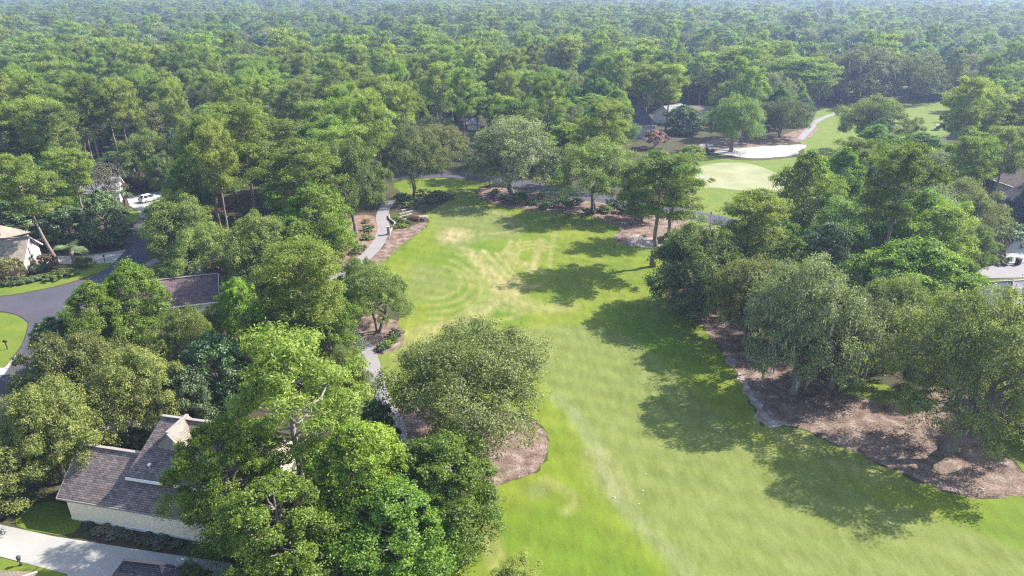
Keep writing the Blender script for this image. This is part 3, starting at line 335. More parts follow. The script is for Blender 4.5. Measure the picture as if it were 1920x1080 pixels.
# the same, trees that go into the far forest
WOOD_REST = [
    ('moss', -69.2, 65.9, 8.7, 6.9), ('broad', 64.8, 69.3, 12.6, 4.3), ('dark', -74.8, 73.7, 10.1, 2.7), ('oak', 75.3, 74.5, 10.4, 7.8), ('pine', -86.8, 88.9, 17.3, 3.6),
    ('oak', 81.5, 91.2, 9.1, 6.1), ('pine', -91.3, 95.9, 24.9, 5.6), ('oak', -97.5, 101.2, 13.1, 6.0), ('pine', -99.7, 110.2, 16.9, 4.8), ('pine', -100.6, 117.2, 17.3, 4.2),
    ('pine', -106.2, 118.2, 20.7, 4.2), ('moss', -113.3, 121.7, 11.6, 5.9), ('pine', -99.4, 123.0, 22.6, 4.1), ('oak', 109.4, 125.9, 16.9, 7.9), ('oak', -118.8, 129.7, 13.2, 7.2),
    ('pine', -110.9, 136.7, 16.1, 5.0), ('oak', 114.4, 137.4, 12.9, 7.4), ('pine', -117.3, 138.4, 22.5, 4.4), ('moss', -131.6, 142.6, 15.8, 8.2), ('dark', -122.9, 151.6, 10.2, 3.8),
    ('oak', -137.5, 152.0, 10.7, 7.8), ('pine', 138.7, 157.7, 16.1, 4.6), ('dark', -127.9, 158.6, 10.8, 3.1), ('dark', 129.5, 159.6, 10.9, 4.1), ('pine', -142.1, 161.2, 19.3, 5.5),
    ('pine', -132.9, 164.1, 19.0, 4.7), ('oak', 140.6, 166.8, 15.2, 6.0), ('pine', -145.5, 167.3, 23.9, 5.1), ('pine', -153.3, 170.6, 21.5, 4.3), ('moss', 150.8, 171.6, 10.7, 7.5),
    ('pine', -152.2, 178.7, 24.1, 5.1), ('broad', 158.3, 182.3, 16.3, 5.3), ('pine', -166.0, 187.0, 16.4, 4.6), ('broad', -151.1, 187.0, 18.0, 5.0), ('oak', 159.4, 192.5, 12.2, 9.1),
    ('broad', -162.6, 192.7, 17.1, 5.0), ('pine', -154.1, 195.8, 19.7, 4.4), ('pine', -175.9, 199.8, 20.0, 5.7), ('moss', -161.1, 201.7, 13.2, 6.5), ('moss', 168.9, 202.4, 12.8, 7.6),
    ('pine', -181.2, 207.1, 16.3, 5.4), ('pine', 176.0, 208.4, 21.6, 5.1), ('dark', -165.8, 209.4, 10.5, 3.5), ('oak', 183.8, 212.8, 10.9, 7.4), ('oak', -172.7, 215.7, 15.2, 8.0),
    ('pine', -186.3, 215.8, 21.1, 4.9), ('oak', 173.1, 216.3, 12.2, 7.1), ('pine', -193.0, 220.5, 16.7, 4.8), ('oak', 187.5, 221.0, 10.1, 6.1), ('moss', -184.9, 226.6, 13.6, 6.3),
    ('broad', -194.9, 226.7, 16.9, 4.8), ('broad', 193.6, 228.2, 12.8, 5.1), ('oak', 180.3, 231.1, 13.8, 7.6), ('dark', 197.5, 236.4, 12.8, 3.0), ('moss', -187.3, 237.7, 12.5, 7.5),
    ('oak', -203.1, 238.3, 16.0, 6.2), ('broad', 202.5, 240.7, 14.0, 5.1), ('oak', 190.7, 244.6, 16.8, 6.1), ('broad', -193.0, 244.8, 13.7, 5.2), ('pine', -208.4, 245.2, 18.1, 5.4),
    ('broad', -201.6, 248.9, 14.6, 6.1), ('broad', 204.2, 248.9, 14.3, 4.9), ('pine', -194.9, 251.9, 17.1, 4.7), ('broad', -204.6, 255.8, 12.3, 4.4), ('pine', -218.8, 256.3, 22.6, 4.9),
    ('broad', 216.7, 257.3, 12.5, 4.6), ('pine', 205.4, 258.0, 22.6, 5.8), ('dark', -211.0, 261.6, 10.0, 3.4), ('pine', 222.4, 262.0, 16.7, 5.8), ('dark', -227.1, 263.9, 11.2, 3.4),
    ('pine', -202.2, 264.7, 23.9, 4.9), ('broad', -215.6, 269.2, 16.4, 5.4), ('oak', 219.3, 271.9, 10.7, 8.5), ('dark', -231.1, 272.7, 12.0, 3.3), ('broad', 234.7, 277.4, 17.4, 4.6),
    ('oak', -222.2, 277.5, 15.5, 6.4), ('pine', -235.3, 278.0, 20.6, 5.0), ('pine', 243.4, 282.6, 20.6, 4.6), ('broad', -243.7, 283.5, 15.3, 6.1), ('broad', 226.5, 284.4, 17.2, 5.6),
    ('broad', -233.9, 287.0, 17.4, 6.1), ('pine', -18.5, 291.3, 24.6, 4.3), ('pine', -148.6, 291.5, 22.0, 4.7), ('broad', 223.0, 291.6, 13.7, 5.2), ('oak', 12.3, 291.8, 10.6, 6.2),
    ('pine', 214.2, 291.8, 17.7, 4.3), ('pine', 235.1, 292.0, 18.2, 4.3), ('pine', -175.9, 292.0, 23.3, 5.2), ('pine', -8.1, 292.1, 21.5, 5.2), ('pine', -79.5, 292.1, 16.8, 4.7),
    ('pine', -128.0, 292.2, 23.0, 5.6), ('pine', -197.9, 292.2, 19.3, 4.9), ('pine', 59.0, 292.3, 17.9, 4.2), ('dark', 205.1, 292.4, 12.5, 4.1), ('moss', -241.8, 292.5, 10.2, 6.2),
    ('pine', -164.9, 292.6, 23.8, 5.0), ('broad', -58.8, 292.7, 13.8, 5.4), ('moss', -107.7, 293.1, 11.4, 6.4), ('pine', -187.0, 293.2, 23.2, 4.4), ('oak', -218.0, 293.4, 13.5, 6.2),
    ('pine', 242.5, 293.6, 23.9, 5.0), ('pine', -38.2, 293.6, 18.6, 4.3), ('pine', -50.0, 293.9, 22.6, 4.3), ('dark', -192.5, 294.3, 11.6, 3.6), ('oak', -93.6, 296.9, 15.0, 9.0),
    ('pine', 21.5, 296.9, 22.1, 4.7), ('dark', 73.9, 297.1, 12.8, 3.4), ('broad', 210.4, 297.2, 14.7, 5.1), ('broad', 63.4, 297.3, 12.2, 4.4), ('pine', 104.7, 297.3, 22.8, 5.2),
    ('dark', -62.8, 297.6, 11.0, 3.6), ('pine', 53.8, 297.6, 22.2, 5.7), ('moss', -227.0, 297.7, 13.8, 7.0), ('pine', 123.8, 297.7, 16.8, 5.0), ('broad', -135.1, 297.8, 17.2, 4.7),
    ('broad', -142.3, 297.9, 13.1, 5.0), ('oak', -115.4, 298.1, 15.1, 7.3), ('pine', 228.8, 298.3, 20.9, 5.7), ('pine', -70.8, 298.4, 16.6, 4.4), ('pine', -43.0, 298.6, 18.4, 4.9),
    ('oak', 195.9, 298.7, 11.6, 7.8), ('pine', 3.7, 298.7, 20.7, 5.2), ('pine', 185.8, 298.8, 20.9, 4.6), ('broad', 238.0, 299.0, 16.9, 4.5), ('oak', 42.2, 299.0, 12.0, 7.4),
    ('broad', -156.0, 299.1, 15.4, 5.7), ('pine', -125.5, 299.3, 18.8, 5.5), ('dark', -55.2, 299.3, 10.5, 4.1), ('pine', -203.0, 299.3, 22.9, 4.3), ('pine', -13.7, 299.4, 16.8, 4.8),
    ('dark', 89.4, 299.8, 12.4, 3.2), ('pine', -185.3, 299.9, 17.8, 5.1), ('moss', -23.2, 300.0, 10.6, 8.7), ('oak', -252.4, 300.2, 14.4, 6.6), ('oak', -166.8, 300.5, 15.0, 6.9),
    ('pine', 115.6, 300.6, 20.6, 4.5), ('moss', 250.7, 300.7, 11.8, 6.5), ('broad', 95.6, 300.9, 16.4, 4.9), ('broad', 217.8, 301.4, 17.3, 4.9),
]

# ------------------------------------------------------------------ materials
def nodes_of(name):
    m = bpy.data.materials.new(name)
    m.use_nodes = True
    nt = m.node_tree
    return m, nt, nt.nodes['Principled BSDF']

def plain(name, col, rough=0.7, metal=0.0, var=0.15, scale=3.0, bump=0.0):
    m, nt, b = nodes_of(name)
    N, L = nt.nodes.new, nt.links.new
    tc = N('ShaderNodeTexCoord')
    nz = N('ShaderNodeTexNoise'); nz.inputs['Scale'].default_value = scale; nz.inputs['Detail'].default_value = 6
    L(tc.outputs['Object'], nz.inputs['Vector'])
    mx = N('ShaderNodeMix'); mx.data_type = 'RGBA'
    mx.inputs['A'].default_value = (*[c * (1 - var) for c in col], 1)
    mx.inputs['B'].default_value = (*[min(1, c * (1 + var)) for c in col], 1)
    L(nz.outputs['Fac'], mx.inputs['Factor'])
    L(mx.outputs['Result'], b.inputs['Base Color'])
    b.inputs['Roughness'].default_value = rough
    b.inputs['Metallic'].default_value = metal
    if bump:
        bp = N('ShaderNodeBump'); bp.inputs['Strength'].default_value = bump; bp.inputs['Distance'].default_value = 0.05
        L(nz.outputs['Fac'], bp.inputs['Height']); L(bp.outputs[0], b.inputs['Normal'])
    return m

def mottled(name, stops, scales, rough=0.9, bump=0.3, dist=0.08):
    """Ground-like surface: two noises of different size mixed through a colour ramp."""
    m, nt, b = nodes_of(name)
    N, L = nt.nodes.new, nt.links.new
    tc = N('ShaderNodeTexCoord')
    n1 = N('ShaderNodeTexNoise'); n1.inputs['Scale'].default_value = scales[0]; n1.inputs['Detail'].default_value = 5
    n2 = N('ShaderNodeTexNoise'); n2.inputs['Scale'].default_value = scales[1]; n2.inputs['Detail'].default_value = 8; n2.inputs['Roughness'].default_value = 0.7
    L(tc.outputs['Object'], n1.inputs['Vector']); L(tc.outputs['Object'], n2.inputs['Vector'])
    mm = N('ShaderNodeMath'); mm.operation = 'MULTIPLY_ADD'; mm.inputs[1].default_value = 0.5
    h = N('ShaderNodeMath'); h.operation = 'MULTIPLY'; h.inputs[1].default_value = 0.5
    L(n1.outputs['Fac'], h.inputs[0]); L(n2.outputs['Fac'], mm.inputs[0]); L(h.outputs[0], mm.inputs[2])
    r = N('ShaderNodeValToRGB')
    el = r.color_ramp.elements
    el[0].position, el[0].color = stops[0][0], (*stops[0][1], 1)
    el[1].position, el[1].color = stops[-1][0], (*stops[-1][1], 1)
    for p, c in stops[1:-1]:
        e = el.new(p); e.color = (*c, 1)
    L(mm.outputs[0], r.inputs['Fac']); L(r.outputs['Color'], b.inputs['Base Color'])
    b.inputs['Roughness'].default_value = rough
    b.inputs['Specular IOR Level'].default_value = 0.2
    bp = N('ShaderNodeBump'); bp.inputs['Strength'].default_value = bump; bp.inputs['Distance'].default_value = dist
    L(n2.outputs['Fac'], bp.inputs['Height']); L(bp.outputs[0], b.inputs['Normal'])
    return m

def leaf_material(name, dark, light, transl=0.35, spread=0.035, gloss=0.02):
    m = bpy.data.materials.new(name)
    m.use_nodes = True
    nt = m.node_tree
    nt.nodes.remove(nt.nodes['Principled BSDF'])
    N, L = nt.nodes.new, nt.links.new
    out = nt.nodes['Material Output']
    at = N('ShaderNodeAttribute'); at.attribute_name = 'leaf_tone'
    mx = N('ShaderNodeMix'); mx.data_type = 'RGBA'
    mx.inputs['A'].default_value = (*dark, 1); mx.inputs['B'].default_value = (*light, 1)
    L(at.outputs['Fac'], mx.inputs['Factor'])
    oi = N('ShaderNodeObjectInfo')
    hs = N('ShaderNodeHueSaturation')
    a = N('ShaderNodeMapRange'); a.inputs['To Min'].default_value = 0.5 - spread * 0.85; a.inputs['To Max'].default_value = 0.5 + spread * 0.10
    v = N('ShaderNodeMapRange'); v.inputs['To Min'].default_value = 0.68; v.inputs['To Max'].default_value = 1.28
    wnz = N('ShaderNodeTexWhiteNoise'); wnz.noise_dimensions = '1D'
    L(oi.outputs['Random'], a.inputs['Value']); L(oi.outputs['Random'], wnz.inputs['W']); L(wnz.outputs['Value'], v.inputs['Value'])
    L(a.outputs[0], hs.inputs['Hue']); L(v.outputs[0], hs.inputs['Value']); L(mx.outputs['Result'], hs.inputs['Color'])
    d = N('ShaderNodeBsdfDiffuse'); t = N('ShaderNodeBsdfTranslucent'); g = N('ShaderNodeBsdfGlossy')
    g.inputs['Roughness'].default_value = 0.5
    g.inputs['Color'].default_value = (0.8, 0.85, 0.9, 1)
    L(hs.outputs[0], d.inputs['Color'])
    tw = N('ShaderNodeMix'); tw.data_type = 'RGBA'; tw.blend_type = 'MULTIPLY'; tw.inputs['Factor'].default_value = 1
    tw.inputs['B'].default_value = (1.05, 1.25, 0.60, 1)
    L(hs.outputs[0], tw.inputs['A']); L(tw.outputs['Result'], t.inputs['Color'])
    s1 = N('ShaderNodeMixShader'); s1.inputs[0].default_value = transl
    s2 = N('ShaderNodeMixShader'); s2.inputs[0].default_value = gloss
    L(d.outputs[0], s1.inputs[1]); L(t.outputs[0], s1.inputs[2]); L(s1.outputs[0], s2.inputs[1]); L(g.outputs[0], s2.inputs[2])
    L(s2.outputs[0], out.inputs['Surface'])
    return m

def shingle_material(name, c1, c2, mortar, row=0.14, width=0.33):
    m, nt, b = nodes_of(name)
    N, L = nt.nodes.new, nt.links.new
    uv = N('ShaderNodeUVMap'); uv.uv_map = 'slope'
    br = N('ShaderNodeTexBrick')
    br.inputs['Scale'].default_value = 1.0
    br.inputs['Brick Width'].default_value = width
    br.inputs['Row Height'].default_value = row
    br.inputs['Mortar Size'].default_value = 0.018
    br.inputs['Bias'].default_value = 0.0
    br.inputs['Color1'].default_value = (*c1, 1); br.inputs['Color2'].default_value = (*c2, 1); br.inputs['Mortar'].default_value = (*mortar, 1)
    L(uv.outputs[0], br.inputs['Vector'])
    nz = N('ShaderNodeTexNoise'); nz.inputs['Scale'].default_value = 0.9; nz.inputs['Detail'].default_value = 6
    L(uv.outputs[0], nz.inputs['Vector'])
    mx = N('ShaderNodeMix'); mx.data_type = 'RGBA'; mx.blend_type = 'MULTIPLY'; mx.inputs['Factor'].default_value = 0.5
    rp = N('ShaderNodeValToRGB'); rp.color_ramp.elements[0].position = 0.3; rp.color_ramp.elements[0].color = (0.6, 0.6, 0.62, 1); rp.color_ramp.elements[1].position = 0.7; rp.color_ramp.elements[1].color = (1.25, 1.22, 1.2, 1)
    L(nz.outputs['Fac'], rp.inputs['Fac']); L(br.outputs['Color'], mx.inputs['A']); L(rp.outputs[0], mx.inputs['B'])
    L(mx.outputs['Result'], b.inputs['Base Color'])
    b.inputs['Roughness'].default_value = 0.9
    b.inputs['Specular IOR Level'].default_value = 0.25
    bp = N('ShaderNodeBump'); bp.inputs['Strength'].default_value = 0.6; bp.inputs['Distance'].default_value = 0.03; bp.invert = True
    L(br.outputs['Fac'], bp.inputs['Height']); L(bp.outputs[0], b.inputs['Normal'])
    return m

def turf_material():
    m, nt, b = nodes_of('turf')
    N, L = nt.nodes.new, nt.links.new
    tc = N('ShaderNodeTexCoord')
    at = N('ShaderNodeAttribute'); at.attribute_name = 'turf_mix'
    sp = N('ShaderNodeSeparateColor'); L(at.outputs['Color'], sp.inputs['Color'])
    big = N('ShaderNodeTexNoise'); big.inputs['Scale'].default_value = 0.09; big.inputs['Detail'].default_value = 5
    mid = N('ShaderNodeTexNoise'); mid.inputs['Scale'].default_value = 0.8; mid.inputs['Detail'].default_value = 7; mid.inputs['Roughness'].default_value = 0.7
    fine = N('ShaderNodeTexNoise'); fine.inputs['Scale'].default_value = 9.0; fine.inputs['Detail'].default_value = 6; fine.inputs['Roughness'].default_value = 0.75
    mp = N('ShaderNodeMapping'); mp.inputs['Scale'].default_value = (1.0, 0.35, 1.0); mp.inputs['Rotation'].default_value = (0, 0, rad(38))
    L(tc.outputs['Object'], big.inputs['Vector']); L(tc.outputs['Object'], mp.inputs['Vector']); L(mp.outputs[0], mid.inputs['Vector']); L(tc.outputs['Object'], fine.inputs['Vector'])
    r = N('ShaderNodeValToRGB'); e = r.color_ramp.elements
    e[0].position, e[0].color = 0.34, (0.088, 0.139, 0.010, 1)
    e[1].position, e[1].color = 0.66, (0.152, 0.180, 0.021, 1)
    x = e.new(0.5); x.color = (0.125, 0.162, 0.014, 1)
    L(big.outputs['Fac'], r.inputs['Fac'])
    cur = r.outputs['Color']
    breakup = N('ShaderNodeMapRange'); breakup.inputs['From Min'].default_value = 0.3; breakup.inputs['From Max'].default_value = 0.7; breakup.inputs['To Min'].default_value = 0.55; breakup.inputs['To Max'].default_value = 1.25
    L(mid.outputs['Fac'], breakup.inputs['Value'])
    for ch, col in (('Blue', (0.084, 0.141, 0.011)), ('Red', (0.134, 0.156, 0.046)), ('Green', (0.285, 0.238, 0.110))):
        f = N('ShaderNodeMath'); f.operation = 'MULTIPLY'; f.use_clamp = True
        L(sp.outputs[ch], f.inputs[0]); L(breakup.outputs[0], f.inputs[1])
        mx = N('ShaderNodeMix'); mx.data_type = 'RGBA'; mx.inputs['B'].default_value = (*col, 1)
        L(f.outputs[0], mx.inputs['Factor']); L(cur, mx.inputs['A']); cur = mx.outputs['Result']
    f = N('ShaderNodeMath'); f.operation = 'MULTIPLY'; f.use_clamp = True
    L(at.outputs['Alpha'], f.inputs[0]); L(breakup.outputs[0], f.inputs[1])
    mx = N('ShaderNodeMix'); mx.data_type = 'RGBA'; mx.inputs['B'].default_value = (0.172, 0.192, 0.092, 1)
    L(f.outputs[0], mx.inputs['Factor']); L(cur, mx.inputs['A']); cur = mx.outputs['Result']
    wv = N('ShaderNodeTexWave'); wv.inputs['Scale'].default_value = 0.10; wv.inputs['Distortion'].default_value = 0.9; wv.inputs['Detail'].default_value = 2; wv.inputs['Detail Scale'].default_value = 0.4
    mp2 = N('ShaderNodeMapping'); mp2.inputs['Rotation'].default_value = (0, 0, rad(-69)); L(tc.outputs['Object'], mp2.inputs['Vector']); L(mp2.outputs[0], wv.inputs['Vector'])
    add = N('ShaderNodeMath'); add.operation = 'ADD'
    w2 = N('ShaderNodeMapRange'); w2.inputs['To Min'].default_value = -0.05; w2.inputs['To Max'].default_value = 0.05; L(wv.outputs['Fac'], w2.inputs['Value'])
    sm = N('ShaderNodeMath'); sm.operation = 'ADD'; L(mid.outputs['Fac'], sm.inputs[0]); L(fine.outputs['Fac'], sm.inputs[1])
    vr = N('ShaderNodeMapRange'); vr.inputs['From Min'].default_value = 0.8; vr.inputs['From Max'].default_value = 1.2; vr.inputs['To Min'].default_value = 0.78; vr.inputs['To Max'].default_value = 1.22
    L(sm.outputs[0], vr.inputs['Value']); L(vr.outputs[0], add.inputs[0]); L(w2.outputs[0], add.inputs[1])
    hs = N('ShaderNodeHueSaturation'); L(cur, hs.inputs['Color']); L(add.outputs[0], hs.inputs['Value'])
    L(hs.outputs[0], b.inputs['Base Color'])
    b.inputs['Roughness'].default_value = 0.85; b.inputs['Specular IOR Level'].default_value = 0.15
    bp = N('ShaderNodeBump'); bp.inputs['Strength'].default_value = 0.5; bp.inputs['Distance'].default_value = 0.06
    L(fine.outputs['Fac'], bp.inputs['Height']); L(bp.outputs[0], b.inputs['Normal'])
    return m

M = {}
M['turf'] = turf_material()
M['lawn'] = mottled('lawn', [(0.35, (0.083, 0.131, 0.014)), (0.5, (0.113, 0.155, 0.019)), (0.65, (0.152, 0.174, 0.030))], (0.35, 6.0))
M['forest_floor'] = mottled('forest_floor', [(0.34, (0.030, 0.026, 0.015)), (0.45, (0.070, 0.046, 0.030)), (0.53, (0.048, 0.058, 0.020)), (0.66, (0.115, 0.080, 0.052))], (0.12, 3.5), bump=0.6)
M['mulch'] = mottled('mulch', [(0.38, (0.072, 0.046, 0.035)), (0.47, (0.149, 0.099, 0.077)), (0.53, (0.196, 0.139, 0.111)), (0.62, (0.316, 0.247, 0.204))], (0.8, 5.0), bump=1.0)
M['straw'] = mottled('pine_straw', [(0.36, (0.110, 0.066, 0.048)), (0.5, (0.200, 0.130, 0.098)), (0.64, (0.300, 0.215, 0.170))], (0.6, 8.0), bump=0.6)
M['asphalt'] = mottled('asphalt', [(0.3, (0.057, 0.054, 0.071)), (0.7, (0.087, 0.082, 0.104))], (0.25, 14.0), bump=0.2, dist=0.02)
M['path'] = mottled('path_asphalt', [(0.3, (0.196, 0.183, 0.187)), (0.7, (0.265, 0.248, 0.248))], (0.4, 10.0), bump=0.2, dist=0.02)
M['concrete'] = mottled('concrete', [(0.3, (0.265, 0.257, 0.246)), (0.7, (0.366, 0.355, 0.339))], (0.3, 7.0), bump=0.1, dist=0.02)
M['sand'] = mottled('white_sand', [(0.3, (0.287, 0.274, 0.252)), (0.7, (0.392, 0.374, 0.348))], (0.5, 6.0), bump=0.5)
M['pale_sand'] = mottled('eroded_sand', [(0.40, (0.20, 0.14, 0.11)), (0.52, (0.30, 0.245, 0.21)), (0.64, (0.52, 0.48, 0.44))], (0.9, 5.0), bump=0.5)
M['green'] = mottled('sanded_green', [(0.36, (0.174, 0.196, 0.074)), (0.5, (0.244, 0.248, 0.131)), (0.66, (0.322, 0.309, 0.209))], (0.14, 2.5), bump=0.2)
M['bark'] = plain('oak_bark', (0.165, 0.145, 0.120), 0.95, var=0.45, scale=5, bump=0.8)
M['pine_bark'] = plain('pine_bark', (0.235, 0.185, 0.150), 0.95, var=0.4, scale=4, bump=0.8)
M['grey_bark'] = plain('bare_branch', (0.27, 0.24, 0.21), 0.95, var=0.3, scale=4, bump=0.5)
M['leaf_oak'] = leaf_material('oak_leaf', (0.080, 0.136, 0.028), (0.265, 0.340, 0.090), 0.45)
M['leaf_olive'] = leaf_material('olive_oak_leaf', (0.095, 0.126, 0.032), (0.295, 0.325, 0.108), 0.42)
M['leaf_moss'] = leaf_material('mossy_oak_leaf', (0.118, 0.146, 0.060), (0.310, 0.345, 0.165), 0.40, 0.02)
M['leaf_broad'] = leaf_material('broad_leaf', (0.088, 0.170, 0.018), (0.290, 0.410, 0.058), 0.52)
M['leaf_pine'] = leaf_material('pine_needles', (0.108, 0.175, 0.025), (0.315, 0.395, 0.076), 0.50)
M['leaf_pine_gold'] = leaf_material('yellow_pine_needles', (0.160, 0.235, 0.030), (0.400, 0.480, 0.100), 0.50, 0.01)
M['leaf_dark'] = leaf_material('glossy_leaf', (0.050, 0.098, 0.032), (0.150, 0.225, 0.075), 0.22, 0.025, 0.04)
M['leaf_pale'] = leaf_material('sparse_leaf', (0.10, 0.11, 0.06), (0.24, 0.24, 0.16), 0.25)
M['leaf_palm'] = leaf_material('palm_frond', (0.17, 0.215, 0.11), (0.36, 0.42, 0.25), 0.5, 0.01)
M['moss'] = leaf_material('spanish_moss', (0.20, 0.205, 0.155), (0.40, 0.405, 0.33), 0.35, 0.01)
M['leaf_pink'] = leaf_material('pink_blossom', (0.12, 0.12, 0.06), (0.46, 0.25, 0.24), 0.35, 0.01)
M['leaf_white'] = leaf_material('white_blossom', (0.08, 0.13, 0.05), (0.42, 0.46, 0.36), 0.3, 0.01)
M['leaf_gold'] = leaf_material('golden_shrub', (0.16, 0.16, 0.04), (0.42, 0.38, 0.16), 0.35, 0.01)
M['leaf_rust'] = leaf_material('rusty_shrub_leaf', (0.09, 0.085, 0.035), (0.27, 0.175, 0.115), 0.3, 0.01)
M['leaf_red'] = leaf_material('red_flowers', (0.07, 0.12, 0.03), (0.42, 0.10, 0.09), 0.3, 0.01)
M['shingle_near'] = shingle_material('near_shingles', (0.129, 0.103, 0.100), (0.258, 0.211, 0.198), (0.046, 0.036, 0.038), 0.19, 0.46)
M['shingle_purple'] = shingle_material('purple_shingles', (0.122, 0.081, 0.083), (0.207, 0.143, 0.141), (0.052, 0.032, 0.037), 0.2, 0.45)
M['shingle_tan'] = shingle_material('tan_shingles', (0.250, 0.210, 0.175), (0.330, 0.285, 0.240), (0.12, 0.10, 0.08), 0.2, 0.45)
M['shingle_dark'] = shingle_material('dark_shingles', (0.045, 0.045, 0.062), (0.090, 0.085, 0.105), (0.02, 0.02, 0.03))
M['shingle_grey'] = shingle_material('grey_shingles', (0.200, 0.205, 0.225), (0.290, 0.295, 0.315), (0.09, 0.09, 0.10), 0.2, 0.45)
M['shingle_brown'] = shingle_material('brown_shingles', (0.190, 0.155, 0.120), (0.280, 0.230, 0.180), (0.08, 0.06, 0.05))
M['stucco'] = plain('cream_stucco', (0.84, 0.74, 0.57), 0.9, var=0.06, scale=1.2, bump=0.15)
M['pink_stucco'] = plain('pinkish_brick', (0.58, 0.45, 0.41), 0.9, var=0.12, scale=6)
M['white_wall'] = plain('white_siding', (0.74, 0.75, 0.76), 0.7, var=0.04)
M['grey_wall'] = plain('grey_siding', (0.30, 0.32, 0.37), 0.8, var=0.08)
M['navy_wall'] = plain('slate_siding', (0.115, 0.125, 0.165), 0.8, var=0.1)
M['trim'] = plain('white_trim', (0.78, 0.77, 0.74), 0.5, var=0.03)
M['cap'] = plain('ridge_cap', (0.26, 0.23, 0.21), 0.9, var=0.2)
M['dark_cap'] = plain('dark_ridge_cap', (0.028, 0.027, 0.036), 0.9, var=0.2)
M['glass'] = plain('window_glass', (0.035, 0.042, 0.055), 0.08, var=0.1)
M['white_metal'] = plain('white_metal', (0.75, 0.75, 0.76), 0.4, var=0.03)
M['black'] = plain('black_plastic', (0.022, 0.022, 0.025), 0.5, var=0.2)
M['dark_metal'] = plain('dark_metal', (0.05, 0.05, 0.055), 0.5, 0.5, var=0.1)
M['car_white'] = plain('white_car_paint', (0.80, 0.81, 0.83), 0.18, var=0.01)
M['rubber'] = plain('rubber', (0.02, 0.02, 0.021), 0.85, var=0.2)
M['alloy'] = plain('alloy', (0.45, 0.46, 0.48), 0.35, 0.8, var=0.05)
M['red_lamp'] = plain('red_lamp', (0.45, 0.02, 0.02), 0.2, var=0.05)
M['cart_blue'] = plain('blue_cart_paint', (0.06, 0.10, 0.32), 0.3, var=0.05)
M['stone'] = plain('pale_stone', (0.30, 0.255, 0.22), 0.9, var=0.2, scale=2.5, bump=0.4)
M['wood'] = plain('weathered_wood', (0.30, 0.24, 0.18), 0.9, var=0.25, scale=3)

# ------------------------------------------------------------------ helpers
def tag(o, label=None, cat=None, group=None, kind=None):
    if label: o['label'] = label
    if cat: o['category'] = cat
    if group: o['group'] = group
    if kind: o['kind'] = kind
    return o

def empty(name, loc, rz=0.0, scale=(1, 1, 1)):
    o = bpy.data.objects.new(name, None)
    o.location = loc; o.rotation_euler = (0, 0, rz); o.scale = scale
    o.empty_display_size = 0.5
    COL.objects.link(o)
    return o

def link(name, me, parent=None):
    o = bpy.data.objects.new(name, me)
    COL.objects.link(o)
    if parent is not None: o.parent = parent
    return o

def np_mesh(name, verts, faces, mats, face_mat=None, attrs=None, smooth=False):
    """verts (n,3); faces: (m,k) array."""
    me = bpy.data.meshes.new(name)
    verts = np.asarray(verts, np.float32); faces = np.asarray(faces, np.int32)
    m, k = faces.shape
    me.vertices.add(len(verts)); me.vertices.foreach_set('co', verts.ravel())
    me.loops.add(m * k); me.loops.foreach_set('vertex_index', faces.ravel())
    me.polygons.add(m)
    me.polygons.foreach_set('loop_start', np.arange(0, m * k, k, dtype=np.int32))
    me.polygons.foreach_set('loop_total', np.full(m, k, np.int32))
    if smooth: me.polygons.foreach_set('use_smooth', np.ones(m, bool))
    for mt in mats: me.materials.append(mt)
    if face_mat is not None: me.polygons.foreach_set('material_index', np.asarray(face_mat, np.int32))
    for nm, arr in (attrs or {}).items():
        a = me.attributes.new(nm, 'FLOAT', 'POINT'); a.data.foreach_set('value', np.asarray(arr, np.float32))
    me.update(calc_edges=True)
    return me

